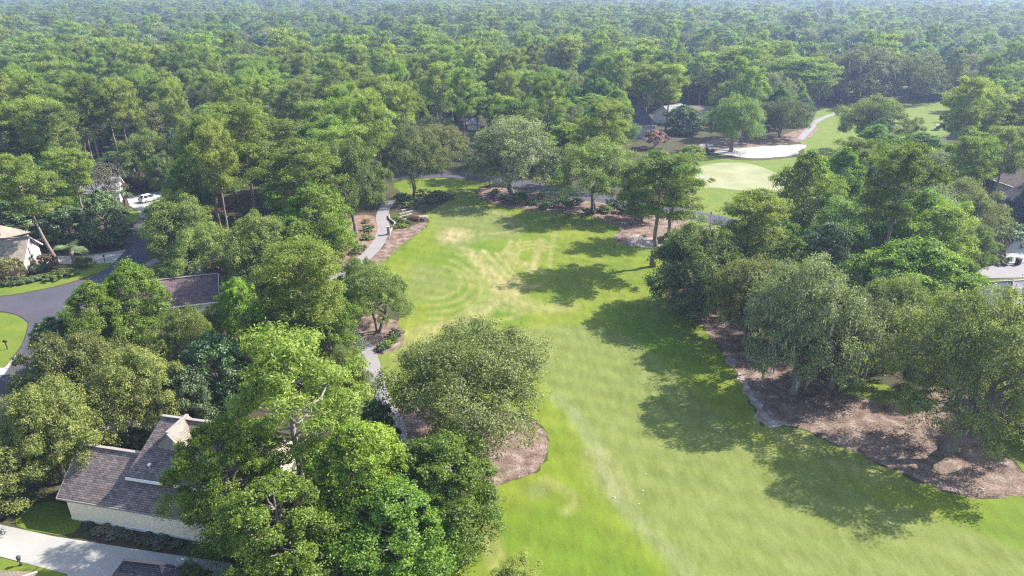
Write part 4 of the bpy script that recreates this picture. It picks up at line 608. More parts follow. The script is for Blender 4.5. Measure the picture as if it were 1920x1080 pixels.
class MB:
    """Collects boxes, prisms and tubes into one mesh."""
    def __init__(self): self.v = []; self.f = []
    def quad_box(self, p):
        i = len(self.v); self.v += [tuple(q) for q in p]
        self.f += [(i, i+3, i+2, i+1), (i+4, i+5, i+6, i+7)] + [(i+a, i+(a+1) % 4, i+4+(a+1) % 4, i+4+a) for a in range(4)]
        return self
    def box(self, c, s, rz=0.0):
        x, y, z = s[0]/2, s[1]/2, s[2]/2; ca, sa = math.cos(rz), math.sin(rz)
        P = []
        for dz in (-z, z):
            for dx, dy in ((-x, -y), (x, -y), (x, y), (-x, y)):
                P.append((c[0]+dx*ca-dy*sa, c[1]+dx*sa+dy*ca, c[2]+dz))
        return self.quad_box(P)
    def prism(self, poly, z0, z1, axis='z', off=0.0):
        """Extrude polygon. axis z: poly in xy from z0 to z1; axis x / y: poly in (y,z) / (x,z)."""
        n = len(poly); i = len(self.v)
        for z in (z0, z1):
            for a, b in poly:
                self.v.append((a, b, z) if axis == 'z' else ((z, a, b) if axis == 'x' else (a, z, b)))
        self.f += [tuple(range(i+n-1, i-1, -1)), tuple(range(i+n, i+2*n))]
        self.f += [(i+a, i+(a+1) % n, i+n+(a+1) % n, i+n+a) for a in range(n)]
        return self
    def tube(self, pts, radii, sides=8, cap=True):
        pts = [Vector(p) for p in pts]; i0 = len(self.v)
        for k, p in enumerate(pts):
            d = (pts[min(k+1, len(pts)-1)] - pts[max(k-1, 0)]).normalized()
            a = d.orthogonal().normalized() if k == 0 else (a - d * a.dot(d)).normalized()
            b = d.cross(a)
            for s_ in range(sides):
                t = 2*math.pi*s_/sides
                self.v.append(tuple(p + (a*math.cos(t) + b*math.sin(t)) * radii[k]))
        for k in range(len(pts)-1):
            for s_ in range(sides):
                q = i0+k*sides
                self.f.append((q+s_, q+(s_+1) % sides, q+sides+(s_+1) % sides, q+sides+s_))
        if cap:
            self.f.append(tuple(range(i0+sides-1, i0-1, -1))); e = i0+(len(pts)-1)*sides; self.f.append(tuple(range(e, e+sides)))
        return self
    def lathe(self, prof, c=(0, 0, 0), sides=14):
        i0 = len(self.v)
        for r, z in prof:
            for s_ in range(sides):
                t = 2*math.pi*s_/sides; self.v.append((c[0]+r*math.cos(t), c[1]+r*math.sin(t), c[2]+z))
        for k in range(len(prof)-1):
            for s_ in range(sides):
                q = i0+k*sides; self.f.append((q+s_, q+(s_+1) % sides, q+sides+(s_+1) % sides, q+sides+s_))
        self.f.append(tuple(range(i0+sides-1, i0-1, -1))); e = i0+(len(prof)-1)*sides; self.f.append(tuple(range(e, e+sides)))
        return self
    def build(self, name, mat, parent=None, smooth=False, bevel=0.0):
        me = bpy.data.meshes.new(name); me.from_pydata(self.v, [], self.f); me.materials.append(mat)
        if smooth: me.polygons.foreach_set('use_smooth', [True]*len(me.polygons))
        me.update()
        o = link(name, me, parent)
        if bevel:
            bv = o.modifiers.new('bevel', 'BEVEL'); bv.width = bevel; bv.segments = 2
        return o

def spline(pts, step=0.6, closed=True):
    P_ = np.array(pts, float); n = len(P_); out = []
    for i in range(n if closed else n-1):
        if closed: p0, p1, p2, p3 = P_[i-1], P_[i], P_[(i+1) % n], P_[(i+2) % n]
        else: p0, p1, p2, p3 = P_[max(i-1, 0)], P_[i], P_[i+1], P_[min(i+2, n-1)]
        k = max(2, min(40, int(np.linalg.norm(p2-p1)/step)))
        for t in np.arange(k)/k:
            out.append(.5*((2*p1)+(-p0+p2)*t+(2*p0-5*p1+4*p2-p3)*t*t+(-p0+3*p1-3*p2+p3)*t**3))
    if not closed: out.append(P_[-1])
    return np.array(out)

def inside(px, py, poly):
    r = np.zeros(len(px), bool); j = len(poly)-1
    for i in range(len(poly)):
        xi, yi = poly[i]; xj, yj = poly[j]
        if yi != yj:
            c = (yi > py) != (yj > py)
            r ^= c & (px < (xj-xi)*(py-yi)/(yj-yi)+xi)
        j = i
    return r

def seg_dist(px, py, line, closed=False):
    d = np.full(len(px), 1e9); n = len(line)
    for i in range(n if closed else n-1):
        ax, ay = line[i]; bx, by = line[(i+1) % n]
        ex, ey = bx-ax, by-ay; L2 = ex*ex+ey*ey+1e-9
        t = np.clip(((px-ax)*ex+(py-ay)*ey)/L2, 0, 1)
        d = np.minimum(d, np.hypot(px-ax-t*ex, py-ay-t*ey))
    return d

RNG = np.random.default_rng(11)

def sheet(name, outline, z, mat, label, cat=None, grid=None, ragged=0.0, smooth_outline=True, step=0.6):
    """A ground sheet with the given outline, laid at height z."""
    P_ = spline(outline, step) if smooth_outline else np.array(outline, float)
    if ragged:
        k = len(P_); w = RNG.normal(0, ragged, k); w = (w+np.roll(w, 1))/1.6
        c = np.roll(P_, -1, 0)-np.roll(P_, 1, 0); c /= np.linalg.norm(c, axis=1)[:, None]+1e-9
        P_ = P_ + np.stack([c[:, 1], -c[:, 0]], 1)*w[:, None]
    pts = [Vector(p) for p in P_.tolist()]; n = len(pts)
    edges = [(i, (i+1) % n) for i in range(n)]
    if grid:
        x0, y0 = P_.min(0); x1, y1 = P_.max(0)
        gx, gy = np.meshgrid(np.arange(x0, x1, grid), np.arange(y0, y1, grid*1.1))
        gx = gx.ravel()+RNG.uniform(-.1, .1, gx.size)*grid; gy = gy.ravel()+RNG.uniform(-.1, .1, gy.size)*grid
        ok = inside(gx, gy, P_)
        pts += [Vector((a, b)) for a, b in zip(gx[ok].tolist(), gy[ok].tolist())]
    vo, _, fo, _, _, _ = delaunay_2d_cdt(pts, edges, [], 1, 1e-4)
    V_ = [(v.x, v.y, z) for v in vo]
    me = bpy.data.meshes.new(name); me.from_pydata(V_, [], [tuple(f) for f in fo]); me.materials.append(mat); me.update()
    if len(me.polygons) and me.polygons[0].normal.z < 0: me.flip_normals()
    o = link(name, me); tag(o, label, cat or name.split('_')[-1], kind='structure')
    return o

def ribbon(line, width):
    L_ = spline(line, 0.8, False); d = np.gradient(L_, axis=0); d /= np.linalg.norm(d, axis=1)[:, None]
    nrm = np.stack([-d[:, 1], d[:, 0]], 1)*width/2
    return np.concatenate([L_+nrm, (L_-nrm)[::-1]])

# ------------------------------------------------------------------ ground and courses
ground_mesh = bpy.data.meshes.new('ground')
ground_mesh.from_pydata([(-4500, -400, 0), (4500, -400, 0), (4500, 6000, 0), (-4500, 6000, 0)], [], [(0, 1, 2, 3)])
ground_mesh.materials.append(M['forest_floor'])
tag(link('ground', ground_mesh), 'brown pine straw forest floor under the trees', 'ground', kind='structure')

fw = sheet('fairway', POLY['fairway'], 0.030, M['turf'], 'long bright green mown fairway running through the middle', 'fairway', grid=0.38, ragged=0.18, step=0.45)
fv = np.empty(len(fw.data.vertices)*3); fw.data.vertices.foreach_get('co', fv); fv = fv.reshape(-1, 3)
mixw = np.zeros((len(fv), 4))
for poly, soft, ch, st in PATCH:
    q = spline(poly, 1.0); ins = inside(fv[:, 0], fv[:, 1], q); d = seg_dist(fv[:, 0], fv[:, 1], q, True)*np.where(ins, 1, -1)
    mixw[:, ch] = np.maximum(mixw[:, ch], st*np.clip(d/soft*0.5+0.5, 0, 1))
for line, wid, ch, st in STROKE:
    d = seg_dist(fv[:, 0], fv[:, 1], spline(line, 1.0, False))
    mixw[:, ch] = np.maximum(mixw[:, ch], st*np.clip(1.25-d/(wid*0.75+0.2), 0, 1))
ca = fw.data.color_attributes.new('turf_mix', 'FLOAT_COLOR', 'POINT'); ca.data.foreach_set('color', mixw.astype(np.float32).ravel())

sheet('far_fairway', POLY['far_fairway'], 0.030, M['lawn'], 'second fairway seen beyond the trees at upper right', 'fairway', ragged=0.1)
sheet('far_lawn', POLY['far_lawn'], 0.026, M['lawn'], 'strip of grass behind the far fairway oaks', 'lawn')
sheet('putting_green', POLY['putting_green'], 0.036, M['green'], 'pale sanded putting green', 'green')
sheet('bunker_sand', POLY['bunker'], 0.042, M['sand'], 'white sand bunker beside the far fairway', 'bunker', ragged=0.12)
sheet('bare_bed', POLY['bare_bed'], 0.038, M['mulch'], 'bare brown ground behind the white bunker', 'bed')
sheet('mulch_bed', POLY['right_bed'], 0.014, M['mulch'], 'long mulch bed under the oaks right of the fairway', 'bed', ragged=0.2)
sheet('mulch_bed', POLY['oak_bed'], 0.018, M['mulch'], 'round mulch bed under the solitary oak', 'bed', ragged=0.2)
sheet('mulch_bed', POLY['path_bed'], 0.022, M['mulch'], 'brown mulch strip between the cart path and the fairway', 'bed', ragged=0.2)
sheet('straw_bed', POLY['path_bed_left'], 0.010, M['straw'], 'reddish pine straw bed left of the cart path', 'bed')
sheet('mulch_bed', POLY['island_bed'], 0.018, M['mulch'], 'small rounded mulch island by the cart path', 'bed', ragged=0.2)
sheet('mulch_bed', POLY['far_bed'], 0.018, M['mulch'], 'mulch bed with shrubs along the far end of the fairway', 'bed', ragged=0.2)
sheet('eroded_sand', POLY['sand_edge'], 0.038, M['pale_sand'], 'washed out pale sand along the edge of the right mulch bed', 'sand', ragged=0.25)
sheet('eroded_sand', POLY['sand_verge'], 0.024, M['pale_sand'], 'pale sandy ground behind the fairway pine', 'sand', ragged=0.2)
sheet('cart_path', ribbon(*LINE['cart_path']).tolist(), 0.046, M['path'], 'grey winding cart path left of the fairway', 'path', smooth_outline=False)
sheet('club_road', ribbon(*LINE['club_road']).tolist(), 0.050, M['asphalt'], 'asphalt road crossing behind the fairway', 'road', smooth_outline=False)
sheet('far_path', ribbon(*LINE['far_path']).tolist(), 0.050, M['path'], 'pale path curving along the far fairway', 'path', smooth_outline=False)
sheet('street', POLY['road'], 0.040, M['asphalt'], 'dark asphalt street with a bend at left', 'road')
for key, lab in (('lawn_house', 'lawn strip between the street and the beige house'), ('lawn_corner', 'bright lawn corner beside the purple-brown roof'),
                 ('lawn_island', 'rounded lawn by the street bend at the left edge'), ('lawn_drive', 'clipped lawn patch beside the car driveway'),
                 ('lawn_shade', 'shaded grass left of the near house'), ('lawn_bottom', 'lawn below the near driveway at the bottom left'),
                 ('lawn_right', 'bright lawn at the right edge beyond the mulch bed'), ('lawn_mid_right', 'patch of grass between the big oaks at right'),
                 ('lawn_street', 'dry grass verge by the grey roof at right'), ('lawn_hedge', 'grass beside the right driveway')):
    sheet('lawn', POLY[key], 0.026, M['lawn'], lab, 'lawn', ragged=0.03)
for key, lab in (('driveway_house', 'pale concrete driveway of the beige house'), ('driveway_car', 'concrete driveway with the white car'),
                 ('driveway_stub', 'small concrete apron at the street corner'), ('driveway_near', 'wide pale concrete driveway below the near house'),
                 ('driveway_left', 'pale concrete apron at the left edge'), ('driveway_right', 'concrete driveway at the right edge')):
    sheet('driveway', POLY[key], 0.046, M['concrete'], lab, 'driveway', smooth_outline=False)
sheet('street', POLY['road_right'], 0.050, M['path'], 'pale street at the right edge', 'road', smooth_outline=False)
sheet('walkway', POLY['walkway'], 0.046, M['path'], 'grey curved walkway behind the near house', 'path')

# ------------------------------------------------------------------ houses
def roof_slope(pts, mat, parent, thick=0.14, name='roof_slope'):
    P_ = [Vector(p) for p in pts]
    nrm = Vector((0, 0, 0))
    for i in range(len(P_)):
        a, b = P_[i], P_[(i+1) % len(P_)]
        nrm += Vector(((a.y-b.y)*(a.z+b.z), (a.z-b.z)*(a.x+b.x), (a.x-b.x)*(a.y+b.y)))
    nrm.normalize()
    if nrm.z < 0: P_.reverse(); nrm = -nrm
    n = len(P_)
    V_ = [tuple(p) for p in P_] + [tuple(p - nrm*thick) for p in P_]
    F_ = [tuple(range(n)), tuple(range(2*n-1, n-1, -1))] + [(i, n+i, n+(i+1) % n, (i+1) % n) for i in range(n)]
    me = bpy.data.meshes.new(name); me.from_pydata(V_, [], F_); me.materials.append(mat)
    hz = Vector((0, 0, 1)).cross(nrm)
    hz = hz.normalized() if hz.length > 1e-4 else Vector((1, 0, 0))
    up = nrm.cross(hz)
    uv = me.uv_layers.new(name='slope')
    for lp in me.loops:
        co = Vector(V_[lp.vertex_index]); uv.data[lp.index].uv = (co.dot(hz), co.dot(up))
    me.update()
    return link(name, me, parent)

def bar(name, a, b, w, h, mat, parent):
    """A straight square bar from a to b."""
    a, b = Vector(a), Vector(b); d = (b-a).normalized()
    s_ = d.cross(Vector((0, 0, 1))).normalized()*w/2; u = s_.cross(d).normalized()*h/2
    mb = MB(); mb.quad_box([a-s_-u, a+s_-u, a+s_+u, a-s_+u, b-s_-u, b+s_-u, b+s_+u, b-s_+u])
    return mb.build(name, mat, parent)

def window(parent, c, w, h, face, mat=None, panes=2):
    """Window set in a wall plane; face: '-y', '+x', '-x'."""
    def put(mb, a, z, sa, sz, depth, off):
        if face == '-y': mb.box((c[0]+a, c[1]-off, c[2]+z), (sa, depth, sz))
        else:
            sg = 1 if face == '+x' else -1
            mb.box((c[0]+sg*off, c[1]+a, c[2]+z), (depth, sa, sz))
    f = MB()
    for a in (-w/2, w/2): put(f, a, 0, 0.09, h+0.09, 0.10, 0.03)
    for z in (-h/2, h/2): put(f, 0, z, w+0.20, 0.10, 0.12, 0.03)
    put(f, 0, 0, 0.05, h, 0.08, 0.03); put(f, 0, 0, w, 0.05, 0.08, 0.035)
    fr = f.build('window', mat or M['trim'], parent)
    for k in range(panes):
        g = MB(); put(g, (-w/4 if k == 0 else w/4), 0, w/2-0.05, h-0.06, 0.03, 0.015); g.build('pane', M['glass'], fr)
    return fr

def gable_house(name, label, loc, rz, L_, W_, ze, zr, roof, wall, over=0.4, group=None, hip=0.0, windows=(), cap=True, capmat=None):
    """Block 0..L by 0..W with the ridge along x; hip: metres the ridge is drawn in at each end."""
    h = empty(name, loc, rz); tag(h, label, 'house', group); capmat = capmat or M['cap']
    sl = (zr-ze)/(W_/2)
    if hip: MB().prism([(0, 0), (L_, 0), (L_, W_), (0, W_)], 0, ze).build('wall', wall, h)
    else: MB().prism([(0, 0), (W_, 0), (W_, ze), (W_/2, zr-0.12), (0, ze)], 0, L_, 'x').build('wall', wall, h)
    zo = ze-over*sl+0.10; zt = zr+0.10
    a, b = -over, L_+over
    if hip:
        roof_slope([(a, a, zo), (b, a, zo), (L_-hip, W_/2, zt), (hip, W_/2, zt)], roof, h)
        roof_slope([(a, W_+over, zo), (b, W_+over, zo), (L_-hip, W_/2, zt), (hip, W_/2, zt)], roof, h)
        roof_slope([(a, a, zo), (a, W_+over, zo), (hip, W_/2, zt)], roof, h)
        roof_slope([(b, a, zo), (b, W_+over, zo), (L_-hip, W_/2, zt)], roof, h)
        if cap:
            for e, q in (((a, a, zo), (hip, W_/2, zt)), ((b, a, zo), (L_-hip, W_/2, zt)), ((a, W_+over, zo), (hip, W_/2, zt)), ((b, W_+over, zo), (L_-hip, W_/2, zt))):
                bar('hip_cap', e, q, 0.24, 0.06, capmat, h)
        rg = (hip, L_-hip)
    else:
        roof_slope([(a, -over, zo), (b, -over, zo), (b, W_/2, zt), (a, W_/2, zt)], roof, h)
        roof_slope([(a, W_+over, zo), (b, W_+over, zo), (b, W_/2, zt), (a, W_/2, zt)], roof, h)
        for x in (a-0.02, b+0.02):
            for y in (-over, W_+over): bar('rake_board', (x, y, zo-0.08), (x, W_/2, zt-0.08), 0.06, 0.2, M['trim'], h)
        rg = (a, b)
    bar('ridge_cap', (rg[0], W_/2, zt+0.02), (rg[1], W_/2, zt+0.02), 0.30, 0.08, capmat, h)
    bar('gutter', (a, -over-0.06, zo-0.06), (b, -over-0.06, zo-0.06), 0.12, 0.14, M['trim'], h)
    for wd in windows: window(h, *wd)
    return h

# near house with low garage wing and taller main block
nh = empty('cream_house', (-40.5, 48.8, 0), rad(-12.1))
tag(nh, 'cream stucco house with brown shingled roofs on two levels in the lower left', 'house')
MB().prism([(0, 0), (6.9, 0), (6.9, 2.75), (3.45, 5.65), (0, 2.75)], 0, 14.5, 'x').build('wall', M['stucco'], nh)
MB().box((7.25, -0.035, 0.12), (14.5, 0.07, 0.24)).build('base_course', M['trim'], nh)
zo, zt, rv = 2.60, 5.80, 3.45
roof_slope([(-0.6, -0.3, zo), (14.8, -0.3, zo), (14.8, rv, zt), (-0.6, rv, zt)], M['shingle_near'], nh)
roof_slope([(-0.6, 7.2, zo), (14.8, 7.2, zo), (14.8, rv, zt), (-0.6, rv, zt)], M['shingle_near'], nh)
bar('ridge_cap', (-0.6, rv, zt+0.02), (6.6, rv, zt+0.02), 0.30, 0.09, M['cap'], nh)
for y in (-0.3, 7.2): bar('rake_board', (-0.63, y, zo-0.09), (-0.63, rv, zt-0.09), 0.06, 0.2, M['cap'], nh)
bar('fascia', (-0.6, -0.335, zo-0.09), (14.8, -0.335, zo-0.09), 0.06, 0.17, M['cap'], nh)
MB().prism([(6.3, 1.7), (17.5, 1.7), (17.5, 9.8), (6.3, 9.8)], 0.02, 4.6).build('main_block_wall', M['stucco'], nh)
zo2, zt2, rv2 = 4.75, 8.50, 5.75
roof_slope([(5.75, 1.35, zo2), (17.8, 1.35, zo2), (17.8, rv2, zt2), (7.1, rv2, zt2)], M['shingle_near'], nh)
roof_slope([(5.75, 10.15, zo2), (17.8, 10.15, zo2), (17.8, rv2, zt2), (7.1, rv2, zt2)], M['shingle_near'], nh)
roof_slope([(5.75, 1.35, zo2), (5.75, 10.15, zo2), (7.1, rv2, zt2)], M['shingle_near'], nh)
bar('ridge_cap', (7.1, rv2, zt2+0.02), (17.8, rv2, zt2+0.02), 0.30, 0.09, M['cap'], nh)
bar('fascia', (5.75, 1.31, zo2-0.16), (17.8, 1.31, zo2-0.16), 0.06, 0.30, M['trim'], nh)
# cross gable towards the camera, sunlight on its right slope put into paler shingles
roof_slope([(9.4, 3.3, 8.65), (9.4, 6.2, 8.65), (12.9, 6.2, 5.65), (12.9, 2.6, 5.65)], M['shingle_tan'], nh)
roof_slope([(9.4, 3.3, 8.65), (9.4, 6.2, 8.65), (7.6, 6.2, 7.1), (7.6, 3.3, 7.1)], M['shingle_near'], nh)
MB().prism([(7.9, 7.2), (9.4, 8.45), (12.6, 5.72), (12.6, 4.8), (7.9, 4.8)], 3.55, 5.7, 'y').build('gable_wall', M['cap'], nh)
bar('rake_board', (9.4, 3.25, 8.52), (12.9, 2.55, 5.52), 0.10, 0.26, M['stone'], nh)
bar('ridge_cap', (9.4, 3.3, 8.67), (9.4, 6.2, 8.67), 0.30, 0.09, M['cap'], nh)
window(nh, (10.3, 3.55, 6.55), 1.0, 0.8, '-y')
MB().lathe([(0.07, 0), (0.07, 0.42), (0.17, 0.42), (0.19, 0.52), (0.12, 0.62), (0.02, 0.66)], (7.9, 2.1, 5.35), 12).build('roof_vent', M['white_metal'], nh, True)

# dark hipped roof at the bottom edge, and the brown corner beside it
gable_house('dark_roof_house', 'small house with a dark hipped roof at the bottom edge', (-31.0, 36.7, 0), rad(-8), 6.4, 4.0, 3.0, 5.5, M['shingle_dark'], M['stucco'], hip=1.75, capmat=M['dark_cap'])
gable_house('brown_roof_house', 'corner of a low brown roof in the bottom left corner', (-47.6, 33.0, 0), rad(-3), 9.6, 7.0, 2.9, 3.9, M['shingle_brown'], M['stucco'], hip=3.0)

# purple-brown roof in the left middle ground
ph = gable_house('purple_roof_house', 'house with a long purple-brown shingled roof and white gutter', (-56.3, 86.9, 0), rad(17), 13.5, 7.0, 2.7, 5.3, M['shingle_purple'], M['grey_wall'])
roof_slope([(11.2, 4.5, 5.9), (11.2, 14.0, 5.9), (7.0, 14.0, 2.7), (7.0, 0.3, 2.7)], M['shingle_purple'], ph)
roof_slope([(11.2, 4.5, 5.9), (11.2, 14.0, 5.9), (15.4, 14.0, 2.7), (15.4, 0.3, 2.7)], M['shingle_purple'], ph)
roof_slope([(7.0, 0.3, 2.7), (15.4, 0.3, 2.7), (11.2, 4.5, 5.9)], M['shingle_purple'], ph)
MB().box((11.2, 8.6, 1.3), (7.4, 10.0, 2.6)).build('rear_wing_wall', M['grey_wall'], ph)
bar('ridge_cap', (11.2, 4.5, 5.94), (11.2, 14.0, 5.94), 0.3, 0.08, M['cap'], ph)
MB().lathe([(0.1, 0), (0.1, 0.7), (0.2, 0.7), (0.2, 0.85)], (10.0, 6.2, 4.95)).build('roof_vent', M['white_metal'], ph, True)
MB().lathe([(0.08, 0), (0.08, 0.6), (0.16, 0.6), (0.16, 0.72)], (11.4, 3.9, 5.4)).build('roof_vent', M['white_metal'], ph, True)
window(ph, (6.0, 0, 1.5), 1.3, 1.3, '-y'); window(ph, (9.4, 0, 1.5), 1.3, 1.3, '-y')
MB().box((12.0, -0.04, 1.1), (2.4, 0.08, 2.2)).build('garage_door', M['trim'], ph)

# beige house at the left edge
bh = gable_house('beige_house', 'beige house with brown gable roof at the left edge by the palm', (-97.2, 103.0, 0), rad(14), 15.4, 7.2, 2.9, 5.4, M['shingle_tan'], M['pink_stucco'], over=0.5, windows=(((15.4, 2.9, 1.6), 2.2, 1.5, '+x'),))
roof_slope([(0, 5.0, 5.0), (10.6, 5.0, 5.0), (8.6, 8.5, 6.9), (0, 8.5, 6.9)], M['shingle_tan'], bh)
roof_slope([(10.6, 5.0, 5.0), (12.8, 13.0, 3.4), (8.6, 8.5, 6.9)], M['shingle_tan'], bh)
roof_slope([(0, 13.0, 3.4), (12.8, 13.0, 3.4), (8.6, 8.5, 6.9), (0, 8.5, 6.9)], M['shingle_tan'], bh)
MB().prism([(0, 7.25), (12.2, 7.25), (12.2, 12.6), (0, 12.6)], 0, 3.3).build('rear_wall', M['pink_stucco'], bh)

# white house behind the magnolia, another beyond the car, houses on the right
gable_house('white_house', 'white house with grey gable roof behind the dark magnolia', (-94.8, 146.2, 0), rad(20), 7.0, 6.0, 3.0, 5.2, M['shingle_grey'], M['white_wall'], windows=(((7.0, 1.7, 1.6), 1.1, 1.5, '+x'), ((7.0, 4.2, 1.6), 1.1, 1.5, '+x')))
gable_house('hidden_house', 'pale gable end glimpsed through the trees behind the white car', (-84.5, 170.0, 0), rad(30), 9.0, 7.5, 3.0, 6.2, M['shingle_tan'], M['white_wall'])
rh = gable_house('white_gable_house', 'tall white gabled house cut off by the right edge', (109.5, 151.0, 0), rad(-84), 13.0, 10.0, 4.6, 8.0, M['shingle_brown'], M['white_wall'], windows=(((13.0, 5.0, 6.2), 0.9, 1.2, '+x'), ((13.0, 2.6, 2.0), 1.4, 1.5, '+x'), ((13.0, 7.4, 2.0), 1.4, 1.5, '+x')))
roof_slope([(6.0, -4.4, 2.6), (13.6, -4.4, 2.6), (13.6, 0.2, 5.0), (6.0, 0.2, 5.0)], M['shingle_dark'], rh)
MB().box((9.6, -2.0, 1.3), (6.8, 3.9, 2.6)).build('porch_wall', M['navy_wall'], rh)
gable_house('grey_roof_house', 'house with a light grey hipped roof at the right edge', (69.4, 84.6, 0), rad(8), 16.0, 11.5, 2.9, 5.6, M['shingle_grey'], M['grey_wall'], hip=4.2)
# clubhouse group at the upper centre right
gable_house('pointed_roof_house', 'clubhouse pavilion with a dark pointed roof behind thin pines', (37.8, 219.0, 0), rad(8), 8.0, 8.0, 4.2, 9.2, M['shingle_dark'], M['grey_wall'], hip=3.7, group='clubhouse buildings', capmat=M['dark_cap'])
gable_house('clubhouse', 'grey roofed clubhouse wing right of the pointed roof', (56.0, 240.0, 0), rad(40), 9.0, 9.0, 3.4, 6.0, M['shingle_grey'], M['white_wall'], group='clubhouse buildings')
gable_house('long_low_house', 'long low building with a flat pale roof edge behind the magnolia', (63.0, 244.0, 0), rad(-3), 17.0, 8.0, 3.8, 5.4, M['shingle_brown'], M['white_wall'], group='clubhouse buildings')
gable_house('blue_roof_house', 'small blue-grey roof glimpsed in the wood above the fairway end', (-15.0, 232.0, 0), rad(5), 4.2, 4.0, 2.4, 3.9, M['shingle_grey'], M['white_wall'], hip=2.5)

# ------------------------------------------------------------------ trees
def leaves(rng, centers, outward, L_, W_, up=0.5, rnd=0.7, droop=0.0, along=None):
    """Rhombic leaves: (n,3) centres, outward (n,3) -> verts, faces, tone."""
    n = len(centers)
    nm = outward*0.8 + np.array([0, 0, up]) + rng.normal(0, rnd, (n, 3))
    nm /= np.linalg.norm(nm, axis=1)[:, None]+1e-9
    t = rng.normal(0, 1, (n, 3)) if along is None else along + rng.normal(0, 0.45, (n, 3))
    t -= nm*np.sum(t*nm, 1)[:, None]; t /= np.linalg.norm(t, axis=1)[:, None]+1e-9
    t[:, 2] -= droop
    b = np.cross(nm, t)
    l = (L_*rng.uniform(.7, 1.3, n)/2)[:, None]; w = (W_*rng.uniform(.7, 1.3, n)/2)[:, None]
    V_ = np.stack([centers-t*l, centers+b*w, centers+t*l, centers-b*w], 1).reshape(-1, 3)
    F_ = np.arange(n*4).reshape(-1, 4)
    return V_, F_

def tuft_crown(rng, lobes, per_lobe, per_tuft, L_, W_, flat=0.75, up=0.5, rnd=0.7, tuft=0.42, zmin=-0.55, needle=False):
    """lobes: (n,4) centre + radius. Lobe -> tufts on its surface -> leaves in each tuft."""
    C, O, A, T_ = [], [], [], []
    for x, y, z, r in lobes:
        k = max(5, int(per_lobe*rng.uniform(.8, 1.2)))
        d = rng.normal(0, 1, (k*3, 3)); d /= np.linalg.norm(d, axis=1)[:, None]
        d = d[d[:, 2] > zmin][:k]
        tc = np.array([x, y, z]) + d*r*rng.uniform(.62, 1.08, (len(d), 1))*np.array([1, 1, flat])
        tr = r*tuft*rng.uniform(.7, 1.25, len(d))
        m = int(per_tuft)
        off = rng.normal(0, 1, (len(d), m, 3))*np.array([.55, .55, .42])*tr[:, None, None]
        p = (tc[:, None]+off).reshape(-1, 3)
        o = (p-np.array([x, y, z]))/r
        C.append(p); O.append(o); A.append((off/(tr[:, None, None]+1e-6)).reshape(-1, 3)+np.array([0, 0, .3]))
        tt = np.clip(rng.normal(.5, .22, (len(d), 1)) + rng.normal(0, .22, (len(d), m)), 0, 1); T_.append(tt.ravel())
    C = np.concatenate(C); O = np.concatenate(O); A = np.concatenate(A); T_ = np.concatenate(T_)
    V_, F_ = leaves(rng, C, O, L_, W_, up, rnd, along=A if needle else None)
    return V_, F_, np.repeat(T_, 4)

def limb(p0, p1, r0, r1, rng, sag=0.0, wig=0.06, k=6):
    p0, p1 = np.array(p0, float), np.array(p1, float); L_ = np.linalg.norm(p1-p0)
    t = np.linspace(0, 1, k)[:, None]
    p = p0+(p1-p0)*t
    p[1:-1] += rng.normal(0, wig*L_*.5, (k-2, 3)); p[:, 2] += (sag*L_*np.sin(np.pi*t[:, 0]))
    return [tuple(q) for q in p], list(r0+(r1-r0)*t[:, 0])

PROTO = {}
def finish(key, rng, V_, F_, tone, tubes, bark, leaf, moss=None):
    rr = np.percentile(np.hypot(V_[:, 0], V_[:, 1]), 96); hh = np.percentile(V_[:, 2], 99.6)
    crown = np_mesh('crown', V_, F_, [leaf], attrs={'leaf_tone': tone})
    mb = MB()
    for pts, rd, sd in tubes: mb.tube(pts, rd, sd)
    tm = bpy.data.meshes.new('trunk'); tm.from_pydata(mb.v, [], mb.f); tm.materials.append(bark)
    tm.polygons.foreach_set('use_smooth', [True]*len(tm.polygons)); tm.update()
    PROTO[key] = (tm, crown, moss, rr, hh)

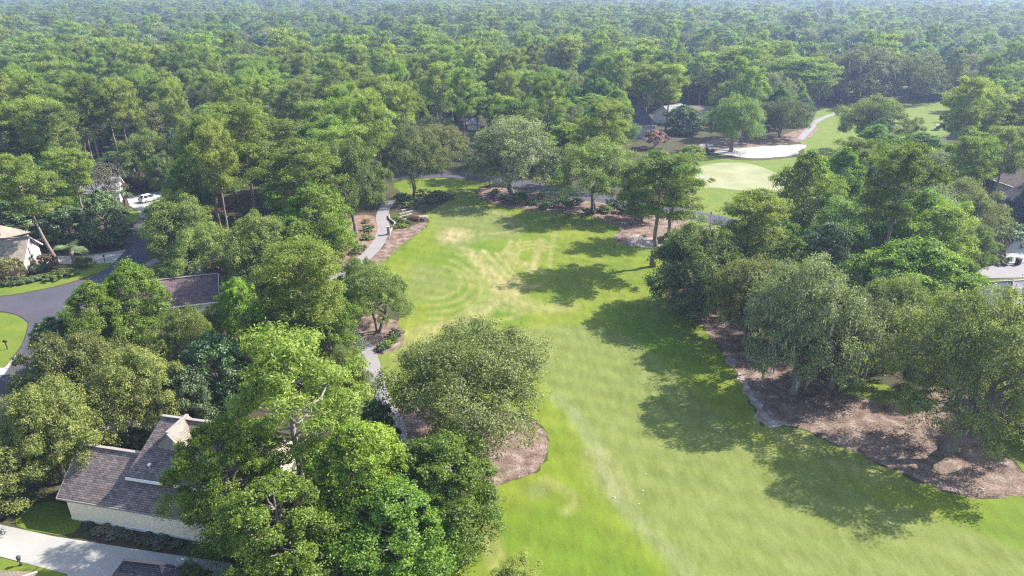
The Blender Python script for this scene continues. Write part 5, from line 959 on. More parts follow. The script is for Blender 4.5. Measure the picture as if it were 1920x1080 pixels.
def oak(key, seed, R=7.0, H=13.0, kind='oak', nl=60, per=19, pt=44, lf=(0.23, 0.135), open_=0.0, low=0.30, trunks=1, moss=0, bark=None, leaf=None, skirt=1.42, fat=1.0):
    rng = np.random.default_rng(seed)
    f1, f2 = rng.uniform(0, 6.3, 2); a1, a2 = rng.uniform(.10, .24), rng.uniform(.06, .16)
    cz, rz = H*.55, H*.40
    lobes = []
    for i in range(nl):
        z = 1-(i+.5)/nl*skirt
        az = i*2.39996+rng.uniform(-.35, .35)
        q = math.sqrt(max(0.0, 1-z*z)) if z > 0 else 1.0-.10*abs(z)
        irr = (1+a1*math.sin(2*az+f1)+a2*math.sin(3*az+f2))*rng.uniform(.70, 1.14)
        if rng.random() < open_: continue
        lr = R*(.13+.17*rng.random()**1.4)
        c_ = np.array([math.cos(az)*q*(R-lr*.7)*irr, math.sin(az)*q*(R-lr*.7)*irr, cz+z*rz*rng.uniform(.82, 1.1)-lr*.35])
        lobes.append((*c_, lr))
    outer = list(lobes)
    for i in range(int(nl*.3)):
        az = rng.uniform(0, 6.28); q = rng.uniform(.1, .6)
        lobes.append((math.cos(az)*q*R, math.sin(az)*q*R, cz+rng.uniform(-.1, .55)*rz, R*rng.uniform(.18, .27)))
    V_, F_, T_ = tuft_crown(rng, lobes, per, pt, *lf, tuft=.38)
    tubes = []
    zf = H*low*rng.uniform(.8, 1.1)
    r0 = (0.027*H+0.10)*fat
    forks = []
    for k in range(trunks):
        az = rng.uniform(0, 6.28); ox = .35*k
        top = (math.cos(az)*R*.12*(1+k), math.sin(az)*R*.12*(1+k), zf)
        p, rd = limb((ox, 0, -.2), top, r0/(1+.35*(trunks-1)), r0*.72/(1+.35*(trunks-1)), rng, wig=.05)
        rd[0] *= 1.45
        tubes.append((p, rd, 10)); forks.append(top)
    nb = 7
    bases = []
    for k in range(nb):
        az = k/nb*6.283+rng.uniform(-.3, .3)
        e = (math.cos(az)*R*.5, math.sin(az)*R*.5, cz+rz*rng.uniform(-.05, .35))
        p, rd = limb(forks[k % trunks], e, r0*.5, r0*.2, rng, sag=-.05, wig=.10, k=7)
        tubes.append((p, rd, 7)); bases.append(p)
    for x, y, z, r in outer:
        best = min(((abs(b[j][0]-x)**2+abs(b[j][1]-y)**2+abs(b[j][2]-z)**2, b[j]) for b in bases for j in (3, 5, 6)), key=lambda q: q[0])
        p, rd = limb(best[1], (x, y, z), r0*.17, .03, rng, wig=.12, k=5)
        tubes.append((p, rd, 5))
        for _ in range(2):
            d = rng.normal(0, 1, 3); d[2] = abs(d[2]); d /= np.linalg.norm(d)
            p2, rd2 = limb(p[3], np.array([x, y, z])+d*r*.9, .05, .015, rng, wig=.1, k=4)
            tubes.append((p2, rd2, 4))
    mm = None
    if moss:
        lo = [l for l in outer if l[2] < cz+rz*.55]
        n = moss; pick = rng.integers(0, len(lo), n)
        Vm, Fm, Tm = [], [], []
        for i in pick:
            x, y, z, r = lo[i]; d = rng.normal(0, 1, 3); d[2] = -abs(d[2])*.6; d /= np.linalg.norm(d)
            s0 = np.array([x, y, z])+d*r*rng.uniform(.5, 1.05); ln = rng.uniform(.4, 1.5); w = rng.uniform(.05, .13)
            az = rng.uniform(0, 6.28); h_ = np.array([math.cos(az), math.sin(az), 0])*w
            j = len(Vm)
            mid_ = s0+np.array([rng.normal(0, .06), rng.normal(0, .06), -ln*.5]); end = mid_+np.array([rng.normal(0, .08), rng.normal(0, .08), -ln*.5])
            Vm += [s0-h_*.5, s0+h_*.5, mid_+h_, mid_-h_, end+h_*.15, end-h_*.15]
            Fm += [(j, j+1, j+2, j+3), (j+3, j+2, j+4, j+5)]; Tm += [rng.uniform(0, 1)]*6
        mm = np_mesh('hanging_moss', np.array(Vm), np.array(Fm), [M['moss']], attrs={'leaf_tone': Tm})
    finish(key, rng, V_, F_, T_, tubes, bark or M['bark'], leaf or M['leaf_'+kind], mm)

def broad(key, seed, R=4.6, H=14.0, leaf=None, nl=64, per=19, pt=50, lf=(0.205, 0.14), base=0.16, point=0.75, bark=None):
    rng = np.random.default_rng(seed)
    lobes = []
    for i in range(nl):
        t = (i+.5)/nl
        z = H*(base+(1-base)*t**.85*.96)
        prof = (math.sin(math.pi*min(1, (t*.86+.17)))**point)
        az = i*2.39996+rng.uniform(-.5, .5); q = prof*rng.uniform(.60, 1.15)
        lr = R*(.16+.22*rng.random()**1.3)*(1-.3*t)
        lobes.append((math.cos(az)*q*(R-lr*.6), math.sin(az)*q*(R-lr*.6), z-lr*.4, lr))
    V_, F_, T_ = tuft_crown(rng, lobes, per, pt, *lf, flat=.85, up=.35, tuft=.40)
    r0 = .018*H+.08
    p, rd = limb((0, 0, -.2), (rng.normal(0, .3), rng.normal(0, .3), H*.88), r0, .05, rng, wig=.02, k=8); rd[0] *= 1.3
    tubes = [(p, rd, 8)]
    for x, y, z, r in lobes:
        zz = max(H*.12, z-math.hypot(x, y)*.7); j = min(len(p)-1, max(0, int(round((zz/(H*.88))*(len(p)-1)))))
        q, rr = limb(p[j], (x, y, z), .11, .03, rng, sag=.03, wig=.08, k=5); tubes.append((q, rr, 5))
    finish(key, rng, V_, F_, T_, tubes, bark or M['bark'], leaf or M['leaf_broad'])

def pine(key, seed, R=4.4, H=20.0, bare=0.45, nb=34, lean=(0, 0), dead=4, dens=1.0, leaf=None, hollow=.45, thick=1.0, bark=None):
    rng = np.random.default_rng(seed)
    top = np.array([lean[0], lean[1], H*.965])
    k = 12; t = np.linspace(0, 1, k)[:, None]
    spine = top*t; spine[0, 2] = -.2; spine[1:-1, :2] += rng.normal(0, .10, (k-2, 2))
    r0 = (.0125*H+.08)*thick
    tubes = [([tuple(q) for q in spine], list(r0*(1-.82*t[:, 0]))+[], 9)]
    tubes[0][1][0] *= 1.25
    def at(f): 
        x = f*(k-1); i = min(k-2, int(x)); return spine[i]+(spine[i+1]-spine[i])*(x-i)
    lobes = []
    sect = rng.uniform(.6, 1.15, 7)
    for i in range(nb):
        f = bare+(1-bare)*((i+rng.uniform(0, .9))/nb)
        rel = (f-bare)/(1-bare)
        az = i*2.39996+rng.uniform(-.6, .6)
        ln = R*(.45+.75*math.sin(math.pi*min(1, .22+rel*.68)))*sect[int(az/6.283*7) % 7]*rng.uniform(.6, 1.05)
        if rel > .9: ln *= .6
        b0 = at(f); el = rng.uniform(-.05, .35)+rel*.35
        e = b0+np.array([math.cos(az)*ln, math.sin(az)*ln, ln*el])
        p, rd = limb(b0, e, (.05+.05*(1-rel)+.008*ln)*thick, .02, rng, sag=-.04, wig=.07, k=6)
        tubes.append((p, rd, 6))
        for s_ in range(int(2+ln*.9)):
            u = rng.uniform(hollow, 1.05); c_ = b0+(e-b0)*u+np.array([rng.normal(0, .45), rng.normal(0, .45), rng.uniform(.0, .45)])
            lobes.append((*c_, rng.uniform(.6, 1.15)*(R/4.4)**.5))
    for _ in range(5): lobes.append((*(top+rng.normal(0, .5, 3)*np.array([1, 1, .5])), rng.uniform(.5, .8)))
    for i in range(dead):
        f = rng.uniform(.25, bare+.1); az = rng.uniform(0, 6.28); b0 = at(f); ln = rng.uniform(.7, 2.4)
        p, rd = limb(b0, b0+np.array([math.cos(az)*ln, math.sin(az)*ln, ln*rng.uniform(-.1, .4)]), .06, .015, rng, wig=.1, k=5); tubes.append((p, rd, 5))
    V_, F_, T_ = tuft_crown(rng, lobes, 10*dens, 20, 0.38, 0.11, flat=.72, up=.45, rnd=.6, tuft=.5, zmin=-.45, needle=True)
    finish(key, rng, V_, F_, T_, tubes, bark or M['pine_bark'], leaf or M['leaf_pine'])

for i in range(4): oak(('oak', i), 100+i, R=7+.4*i, H=13, trunks=(1, 1, 2, 2)[i], low=(.28, .32, .30, .36)[i], open_=(.0, .08, .05, .15)[i], leaf=M[('leaf_olive', 'leaf_oak', 'leaf_oak', 'leaf_olive')[i]])
oak(('oak', 4), 131, R=8.2, H=17, nl=80, per=21, pt=38, low=.2, lf=(.24, .135), skirt=1.72, fat=1.5, open_=.12, leaf=M['leaf_olive'])
oak(('oak', 5), 137, R=8.4, H=13.5, nl=84, per=21, pt=46, low=.24, lf=(.215, .12), open_=.18, trunks=2, leaf=M['leaf_olive'])
M['leaf_yellow_olive'] = leaf_material('yellow_olive_leaf', (0.105, 0.140, 0.030), (0.315, 0.350, 0.100), 0.43)
oak(('oak', 7), 143, R=6.6, H=12, nl=66, skirt=1.6, leaf=M['leaf_yellow_olive'])
oak(('oak', 6), 141, R=6.4, H=12, nl=76, per=20, pt=36, skirt=1.85, low=.18)
for i in range(3): oak(('moss', i), 200+i, R=7.2, H=15, kind='moss', nl=66, per=19, pt=34, lf=(.26, .14), open_=.12, moss=480, low=.24, skirt=1.6)
for i in range(4): broad(('broad', i), 300+i, R=4.8, H=14, point=(.7, .55, .6, .45)[i])
for i in range(2): broad(('dark', i), 340+i, R=4.0, H=10, leaf=M['leaf_dark'], nl=44, point=.5, base=.12, lf=(.25, .15))
for i in range(5): pine(('pine', i), 400+i, bare=(.48, .42, .55, .45, .5)[i], R=4.4+.2*i)
pine(('pine', 5), 421, R=5.2, H=19, bare=.40, nb=34, dead=16, dens=1.0, leaf=M['leaf_pine_gold'], hollow=.68, thick=1.25, bark=M['grey_bark'])
pine(('pine', 6), 433, R=4.6, H=19.5, bare=.50, lean=(-3.2, -.6), nb=36, leaf=M['leaf_pine_gold'])
oak(('pale', 0), 501, R=5, H=12, nl=34, per=13, pt=15, lf=(.26, .12), leaf=M['leaf_pale'], bark=M['grey_bark'], low=.2)
oak(('myrtle_pink', 0), 511, R=3, H=5, nl=26, per=14, pt=14, lf=(.26, .2), leaf=M['leaf_pink'], bark=M['grey_bark'], low=.2, trunks=3)
oak(('myrtle_white', 0), 512, R=3, H=5.5, nl=24, per=14, pt=14, lf=(.26, .2), leaf=M['leaf_white'], bark=M['grey_bark'], low=.25, trunks=3, open_=.1)
NVAR = {}
for k_, _ in PROTO: NVAR[k_] = NVAR.get(k_, 0)+1

NAMES = {'oak': 'oak_tree', 'moss': 'mossy_oak_tree', 'broad': 'broadleaf_tree', 'dark': 'evergreen_tree', 'pine': 'pine_tree', 'pale': 'bare_tree', 'myrtle_pink': 'crape_myrtle', 'myrtle_white': 'crape_myrtle'}
CATS = {'oak': 'oak', 'moss': 'oak', 'broad': 'tree', 'dark': 'tree', 'pine': 'pine', 'pale': 'tree', 'myrtle_pink': 'crape myrtle', 'myrtle_white': 'crape myrtle'}

def plant(kind, x, y, h, r, var, label, group, rng):
    n = NVAR[kind]
    v = (var % n) if var is not None else int(rng.integers(0, min(n, 5 if kind == 'pine' else (4 if kind == 'oak' else n))))
    tm, cm, mm, rr, hh = PROTO[(kind, v)]
    lean = kind == 'pine' and v == 6
    s_ = r/rr
    o = empty(NAMES[kind], (x, y, 0), 0.0 if lean else rng.uniform(0, 6.283), (s_, s_, h/hh))
    tag(o, label, CATS[kind], group)
    link('trunk', tm, o); c_ = link('crown', cm, o); c_['kind'] = 'stuff'
    if mm: q = link('hanging_moss', mm, o); q['kind'] = 'stuff'
    return o

trng = np.random.default_rng(5)
for kind, x, y, h, r, var, label in TREES: plant(kind, x, y, h, r, var, label, None, trng)

DESC = {'oak': 'rounded olive oak', 'moss': 'grey moss-hung oak', 'broad': 'bright leafy tree', 'dark': 'dark evergreen tree', 'pine': 'tall green pine'}
def region(x, y):
    if y < 85: return 'in the lower left garden trees' if x < 0 else 'in the lower right oak grove'
    if x < -60: return 'around the white house at left' if y < 150 else ('in the wood behind the white car' if y < 215 else 'deep in the upper left forest')
    if x < -8: return 'in the wood left of the fairway' if y < 150 else ('beyond the far left fairway end' if y < 215 else 'in the forest above the left wood')
    if x < 50: return 'beside the far end of the fairway' if y < 190 else 'in the forest above the fairway end'
    return 'in the right-hand wood' if y < 150 else ('around the far fairway at upper right' if y < 230 else 'in the forest behind the clubhouse')
# every tree of the wood gets its place: row (near to far) and order from the left within its kind and region
ORD = ['first', 'second', 'third', 'fourth', 'fifth', 'sixth', 'seventh', 'eighth', 'ninth', 'tenth', 'eleventh', 'twelfth']
by_region = {}
for w in WOOD: by_region.setdefault((w[0], region(w[1], w[2])), []).append(w)
for (kind, reg), ws in by_region.items():
    ws.sort(key=lambda w: w[2])
    nrow = max(1, math.ceil(len(ws)/7))
    for k in range(nrow):
        row = sorted(ws[k*len(ws)//nrow:(k+1)*len(ws)//nrow], key=lambda w: w[1]/w[2])
        for i, (kd, x, y, h, r) in enumerate(row):
            place = '' if len(row) == 1 else (', leftmost' if i == 0 else (', rightmost' if i == len(row)-1 else ', '+ORD[i]+' from left'))
            if nrow > 1: place += (',' if not place else '') + ' in '+('nearest' if k == 0 else ('farthest' if k == nrow-1 else ORD[k]))+' row'
            plant(kd, x, y, h, r, None, DESC[kd]+' '+reg+place, DESC[kd].split()[-1]+'s '+reg, trng)

# ------------------------------------------------------------------ far forest: too many trees to count, one object
far_col = bpy.data.collections.new('far_tree_kinds')
def far_proto(idx, key):
    tm, cm, mm, rr, hh = PROTO[key]
    rng = np.random.default_rng(900+idx)
    n = len(cm.vertices); co = np.empty(n*3, np.float32); cm.vertices.foreach_get('co', co); co = co.reshape(-1, 4, 3)
    tn = np.empty(n, np.float32); cm.attributes['leaf_tone'].data.foreach_get('value', tn); tn = tn.reshape(-1, 4)
    keep = rng.random(len(co)) < .30
    co, tn = co[keep], tn[keep]; ctr = co.mean(1, keepdims=True); co = ctr+(co-ctr)*1.75
    V_ = co.reshape(-1, 3)/np.array([rr, rr, hh]); F_ = np.arange(len(V_)).reshape(-1, 4)
    me = np_mesh('far_tree', V_, F_, [cm.materials[0]], attrs={'leaf_tone': tn.ravel()})
    o = bpy.data.objects.new(f'far_tree_{idx:02d}', me); far_col.objects.link(o)
FAR_KEYS = [('oak', 0), ('oak', 1), ('oak', 2), ('moss', 0), ('broad', 0), ('broad', 1), ('broad', 2), ('dark', 0), ('pine', 0), ('pine', 1), ('pine', 3)]
for i, k_ in enumerate(FAR_KEYS): far_proto(i, k_)
frng = np.random.default_rng(77)
KI = {'oak': (0, 1, 2), 'moss': (3,), 'broad': (4, 5, 6), 'dark': (7,), 'pine': (8, 9, 10)}
rows = []
for kind, x, y, h, r in WOOD_REST: rows.append((x, y, h, r, KI[kind][int(frng.integers(0, len(KI[kind])))]))
clear = [spline(POLY[k_], 3) for k_ in ('far_fairway', 'far_lawn')]
y = 300.0
while y < 2300:
    sp = 11.5 if y < 600 else (13.5 if y < 1100 else 15.5)
    n = int((1.66*y+80)/sp)
    xs = -.83*y-40+sp*np.arange(n)+frng.uniform(-.4, .4, n)*sp
    ys = y+frng.uniform(-.45, .45, n)*sp
    # broad stands of one kind drift through the forest
    stand = np.sin(xs*.011+1.3)+np.sin(ys*.009+xs*.004)+frng.normal(0, .9, n)
    for x, yy, s_ in zip(xs, ys, stand):
        u = frng.random()
        kind = 'pine' if s_ > 1.1 or u > .93 else ('broad' if u < .32 else ('oak' if u < .66 else ('moss' if u < .82 else 'dark')))
        h = frng.uniform(16, 26) if kind == 'pine' else frng.uniform(8, 19)
        r = sp*frng.uniform(.34, .92)*(.72 if kind == 'pine' else 1.0)
        rows.append((x, yy, h, r, KI[kind][int(frng.integers(0, len(KI[kind])))]))
    y += sp*.95
# the wood goes on to both sides of the view
y = 30.0
while y < 300:
    for sd in (-1, 1):
        for j in range(5):
            x = sd*(.80*y+22+j*9+frng.uniform(-3, 3)); yy = y+frng.uniform(-3, 3)
            kind = ('pine', 'oak', 'broad', 'oak')[int(frng.integers(0, 4))]
            if yy < 130 and j == 0: continue
            rows.append((x, yy, frng.uniform(12, 18), frng.uniform(4.2, 6.2), KI[kind][int(frng.integers(0, len(KI[kind])))]))
    y += 8.5
for x, yy, h, r in ((67, 68, 15, 7), (74, 60, 15, 7), (71, 77, 14, 6.5), (80, 70, 15, 7)): rows.append((x, yy, h, r, 0))  # unseen trees right of the view, added to shade the mulch bed
rows = np.array(rows)
ok = np.ones(len(rows), bool)
for q in clear: ok &= ~inside(rows[:, 0], rows[:, 1], q)
rows = rows[ok]
fm = bpy.data.meshes.new('far_forest')
fm.vertices.add(len(rows)); fm.vertices.foreach_set('co', np.stack([rows[:, 0], rows[:, 1], np.zeros(len(rows))], 1).astype(np.float32).ravel())
a_ = fm.attributes.new('kind_index', 'INT', 'POINT'); a_.data.foreach_set('value', rows[:, 4].astype(np.int32))
a_ = fm.attributes.new('size', 'FLOAT_VECTOR', 'POINT'); a_.data.foreach_set('vector', np.stack([rows[:, 3], rows[:, 3], rows[:, 2]], 1).astype(np.float32).ravel())
a_ = fm.attributes.new('turn', 'FLOAT_VECTOR', 'POINT'); tv = np.zeros((len(rows), 3), np.float32); tv[:, 2] = frng.uniform(0, 6.283, len(rows)); a_.data.foreach_set('vector', tv.ravel())
ff = link('far_forest', fm)
tag(ff, 'endless green forest canopy fading into blue haze behind everything', 'forest', kind='stuff')
ng = bpy.data.node_groups.new('scatter_trees', 'GeometryNodeTree')
ng.interface.new_socket('Geometry', in_out='INPUT', socket_type='NodeSocketGeometry')
ng.interface.new_socket('Geometry', in_out='OUTPUT', socket_type='NodeSocketGeometry')
gi, go = ng.nodes.new('NodeGroupInput'), ng.nodes.new('NodeGroupOutput')
ip = ng.nodes.new('GeometryNodeInstanceOnPoints'); ci = ng.nodes.new('GeometryNodeCollectionInfo')
ci.inputs['Collection'].default_value = far_col; ci.inputs['Separate Children'].default_value = True; ci.inputs['Reset Children'].default_value = True
ip.inputs['Pick Instance'].default_value = True
def named(nm, tp):
    n = ng.nodes.new('GeometryNodeInputNamedAttribute'); n.data_type = tp; n.inputs['Name'].default_value = nm
    return n.outputs['Attribute']
gl = ng.links.new
gl(gi.outputs[0], ip.inputs['Points']); gl(ci.outputs[0], ip.inputs['Instance']); gl(named('kind_index', 'INT'), ip.inputs['Instance Index'])
gl(named('size', 'FLOAT_VECTOR'), ip.inputs['Scale']); gl(named('turn', 'FLOAT_VECTOR'), ip.inputs['Rotation'])
gl(ip.outputs[0], go.inputs[0])
gm = ff.modifiers.new('scatter', 'NODES'); gm.node_group = ng

# ------------------------------------------------------------------ shrubs, palms and flower beds
def shrub_proto(key, seed, leaf, R=1.1, H=1.3, nl=18, per=11, pt=11, lf=(.17, .11)):
    oak(key, seed, R=R, H=H, nl=nl, per=per, pt=pt, lf=lf, leaf=leaf, low=.12, trunks=1)
shrub_proto(('shrub', 0), 601, M['leaf_oak']); shrub_proto(('shrub', 1), 602, M['leaf_broad']); shrub_proto(('shrub', 2), 603, M['leaf_dark'])
shrub_proto(('shrub_rust', 0), 608, M['leaf_rust'])
shrub_proto(('shrub_dry', 0), 607, M['leaf_pale'])
shrub_proto(('shrub_gold', 0), 604, M['leaf_gold'], 2.2, 3.0, 26, 14, 14, (.22, .1))
shrub_proto(('shrub_red', 0), 605, M['leaf_red']); shrub_proto(('shrub_white', 0), 606, M['leaf_white'])
ORDS = ['first', 'second', 'third', 'fourth', 'fifth', 'sixth', 'seventh', 'eighth', 'ninth', 'tenth', 'eleventh', 'twelfth', 'thirteenth', 'fourteenth']
def nth(p, pts):
    k = sorted(range(len(pts)), key=lambda i: pts[i][0]/pts[i][1]).index(pts.index(p))
    return 'leftmost' if k == 0 else ('rightmost' if k == len(pts)-1 else ORDS[k]+' from left')
def shrub(kind, v, xy, r, h, label, group=None):
    tm, cm, mm, rr, hh = PROTO[(kind, v)]
    o = empty('shrub', (xy[0], xy[1], 0), trng.uniform(0, 6.28), (r/rr, r/rr, h/hh))
    tag(o, label, 'shrub', group)
    link('stem', tm, o); c_ = link('foliage', cm, o); c_['kind'] = 'stuff'
FARBED = [(-1.8, 150.8), (0.2, 148.3), (2.5, 151.7), (4.5, 147.1), (6.7, 150.8), (8.5, 145.9), (10.9, 149.2), (12.4, 144.3), (14.6, 147.1), (20.2, 142.0), (22.4, 145.1), (-3.7, 154.3), (7.2, 143.6), (24.4, 141.3)]
for i, p in enumerate(FARBED): shrub('shrub', (2, 0, 1, 2, 0)[i % 5], p, 1.3+.35*((i*7) % 4), 1.1+.3*((i*5) % 3), nth(p, FARBED)+' low shrub in the mulch bed at the far fairway end', 'shrubs along the far fairway bed')
OAKBED = [(-25.6, 152.6), (-23.4, 149.2), (-20.9, 147.5), (-19.1, 150.8), (-17.3, 153.4), (-20.9, 154.3), (-17.8, 148.3), (-15.5, 150.8), (-22.3, 144.3)]
for i, p in enumerate(OAKBED): shrub('shrub', (2, 2, 0)[i % 3], p, 1.5+.3*((i*5) % 3), 1.0+.25*(i % 3), nth(p, OAKBED)+' dark low shrub under the oak with curved trunks', 'shrubs under the curved oak')
TERR = [(-23.9, 130.7), (-23.0, 132.0), (-21.9, 131.4), (-21.2, 133.4), (-23.0, 134.8), (-24.3, 136.2), (-22.2, 136.9)]
for i, p in enumerate(TERR): shrub('shrub', (1, 0, 1)[i % 3], p, .85+.15*(i % 3), .6+.1*(i % 2), nth(p, TERR)+' light green plant in the terraced bed by the cart path', 'plants in the terraced bed')
shrub('shrub_red', 0, (-20.0, 135.8), 1.1, .8, 'red flowering plant at the tip of the terraced bed')
shrub('shrub_red', 0, (-21.2, 137.2), .9, .6, 'second smaller red flowering plant in the terraced bed')
shrub('shrub_white', 0, (-18.5, 135.8), .9, .7, 'white flowering plant at the end of the terraced bed')
PSTRAW = [(-30.1, 134.1), (-28.8, 129.4), (-28.0, 124.4), (-28.3, 126.8), (-27.9, 118.6), (-28.4, 116.4)]
for i, p in enumerate(PSTRAW): shrub('shrub', (0, 2, 0)[i % 3], p, .9+.3*(i % 3), .8+.3*(i % 2), nth(p, PSTRAW)+' small bush on the straw bed left of the cart path', 'bushes left of the cart path')
shrub('shrub_gold', 0, (-83.5, 103.7), 3.0, 4.2, 'large golden feathery shrub in front of the beige house')
shrub('shrub_rust', 0, (-80.8, 109.7), 2.2, 2.4, 'reddish rounded shrub at the corner of the beige house')
shrub('shrub', 2, (-80.4, 107.3), 1.6, 1.5, 'dark round shrub below the reddish shrub')
shrub('shrub', 0, (-75.5, 105.9), 2.2, 1.3, 'low spreading shrub at the foot of the leaning pine')
shrub('shrub', 0, (-76.8, 105.0), 2.0, 1.0, 'low grey-green shrub left of the leaning pine foot')
shrub('shrub', 0, (-74.6, 110.2), 2.0, 1.8, 'clipped round shrub beside the palm')
HEDGE = [(-82.7, 102.1), (-81.6, 102.6), (-80.4, 103.0), (-79.5, 103.7), (-78.6, 104.6)]
for i, p in enumerate(HEDGE): shrub('shrub', 2, p, 1.3, .8, nth(p, HEDGE)+' low hedge plant in front of the beige house', 'hedge of the beige house')
shrub('shrub', 2, (-57.7, 103.7), 1.7, 1.5, 'dark clipped ball shrub on the lawn corner')
shrub('shrub', 0, (-57.9, 108.8), 1.8, 1.6, 'olive shrub under the corner oak')
shrub('shrub', 2, (-56.6, 109.0), 1.5, 1.8, 'dark shrub beside the corner oak trunk')
shrub('shrub', 2, (-40.1, 60.0), 1.7, 1.6, 'round dark bush behind the near house')
WALLB = [(-38.5, 47.8), (-37.0, 47.2), (-35.6, 46.9), (-34.0, 46.5), (-32.6, 46.2), (-31.0, 45.7), (-29.4, 45.5)]
for i, p in enumerate(WALLB): shrub('shrub_dry', 0, p, .6+.2*(i % 3), .30+.1*(i % 2), nth(p, WALLB)+' straggly plant along the cream wall of the near house', 'plants along the cream wall')
ISLE = [(-16.5, 83.0), (-16.3, 84.6), (-16.8, 81.5), (-17.4, 80.7)]
for i, p in enumerate(ISLE): shrub('shrub', (1, 2)[i % 2], p, .95, .9, nth(p, ISLE)+' leafy green plant edging the small mulch island', 'plants edging the mulch island')
shrub('shrub', 2, (85.5, 112.2), 2.4, 1.4, 'dark hedge block beside the right driveway')
shrub('shrub', 0, (76.7, 100.0), 1.8, 1.2, 'dry olive shrub above the grey roof')
shrub('shrub', 1, (81.1, 100.9), 2.2, 1.0, 'low green hedge on the verge above the grey roof')
shrub('shrub', 0, (30.2, 123.2), 1.6, 1.8, 'small bush at the foot of the second pine')
shrub('shrub', 0, (28.2, 122.3), 1.2, 1.2, 'small bush between the two fairway pines')
shrub('shrub', 2, (16.5, 139.8), 1.6, 1.4, 'dark bush at the foot of the forked oak')
shrub('shrub', 2, (26.4, 91.3), 2.6, 2.4, 'dark bush in shade at the foot of the dark fairway oak')
shrub('shrub', 0, (-5.4, 59.8), 1.8, 2.2, 'small bush under the solitary oak')

frond_mesh = None
def palm(loc, h, n, ln, label, flare=1.0):
    global frond_mesh
    o = empty('palm_tree', (loc[0], loc[1], 0)); tag(o, label, 'palm')
    MB().tube([(0, 0, -.1), (.05, 0, h*.3), (.1, .05, h*.7), (.1, .05, h)], [.28*flare, .2*flare, .22*flare, .40*flare], 10).build('trunk', M['bark'], o, True)
    if frond_mesh is None:
        rng = np.random.default_rng(9); V_, F_, T_ = [], [], []
        K = 16
        t = np.linspace(0, 1, K); rx = t*.86; rz = .42*t-.62*t**2.2
        for i in range(K-1):
            j = len(V_); w = .012
            V_ += [(rx[i], -w, rz[i]), (rx[i], w, rz[i]), (rx[i+1], w, rz[i+1]), (rx[i+1], -w, rz[i+1])]; F_.append((j, j+1, j+2, j+3)); T_ += [.4]*4
            if i < 2: continue
            for sd in (-1, 1):
                for q in (0, .5):
                    L_ = .30*math.sin(math.pi*min(1, .12+t[i]*.85))+.05; x0 = rx[i]+q*(rx[i+1]-rx[i]); z0 = rz[i]+q*(rz[i+1]-rz[i]); j = len(V_)
                    V_ += [(x0-.006, 0, z0), (x0+.012, 0, z0), (x0+L_*.80, sd*L_*.55, z0+L_*.05), (x0+L_*.76, sd*L_*.56, z0+L_*.04)]; F_.append((j, j+1, j+2, j+3)); T_ += [rng.uniform(.2, 1)]*4
        frond_mesh = np_mesh('frond', np.array(V_), np.array(F_), [M['leaf_palm']], attrs={'leaf_tone': T_})
    for k in range(n):
        f = link('frond', frond_mesh, o)
        f.location = (.1, .05, h-.05); f.rotation_euler = (.25*math.sin(k*5.1), -1.05+1.35*((k*.618) % 1), k*2.39996); f.scale = (ln, ln, ln)
palm((-75.5, 109.2), 3.2, 34, 2.9, 'silvery pindo palm with arching fronds on the lawn by the leaning pine', 1.3)
palm((-83.7, 142.0), 3.6, 24, 2.3, 'small palm beside the car driveway', .8)

# ------------------------------------------------------------------ street furniture and small things
def mailbox(loc, rz, label):
    o = empty('mailbox', (loc[0], loc[1], 0), rz); tag(o, label, 'mailbox')
    MB().box((0, 0, .55), (.1, .1, 1.1)).build('post', M['black'], o)
    MB().prism([(-.13, 1.1), (.13, 1.1), (.13, 1.27), (.07, 1.36), (-.07, 1.36), (-.13, 1.27)], -.3, .3, 'y').build('box', M['black'], o)
    MB().box((.15, .1, 1.3), (.02, .1, .14)).build('flag', M['red_lamp'], o)
mailbox((-72.0, 112.2), .4, 'black mailbox at the end of the beige house driveway')
mailbox((-68.0, 80.7), 1.2, 'black mailbox on the rounded lawn at the left edge')
def lamp_post(loc, h, label):
    o = empty('lamp_post', (loc[0], loc[1], 0)); tag(o, label, 'lamp post')
    MB().lathe([(.12, 0), (.12, .15), (.05, .25), (.045, h-.45)]).build('post', M['dark_metal'], o, True)
    MB().lathe([(.06, h-.45), (.14, h-.40), (.17, h-.12), (.15, h-.1)], sides=6).build('lantern', M['glass'], o)
    MB().lathe([(.2, h-.1), (.08, h+.04), (.02, h+.1)], sides=6).build('cap', M['dark_metal'], o)
lamp_post((39.8, 130.7), 3.4, 'thin dark lamp post beside the road behind the fairway pine')
lamp_post((-76.3, 112.2), 2.2, 'short dark lamp post on the edge of the beige house driveway')
lamp_post((-41.6, 43.3), 1.0, 'small dark garden lamp on the lawn at the bottom left')
o = empty('wheelie_bin', (*(88.6, 111.0), 0), .3); tag(o, 'dark wheelie bin beside the right driveway', 'bin')
MB().quad_box([(-.28, -.3, .08), (.28, -.3, .08), (.28, .3, .08), (-.28, .3, .08), (-.36, -.4, 1.2), (.36, -.4, 1.2), (.36, .4, 1.2), (-.36, .4, 1.2)]).build('body', M['black'], o, bevel=.03)
MB().box((0, .02, 1.25), (.78, .88, .08)).build('lid', M['black'], o, bevel=.02)
for s_ in (-1, 1): MB().tube([(s_*.3-.04, .36, .12), (s_*.3+.04, .36, .12)], [.12, .12], 12).build('wheel', M['rubber'], o)

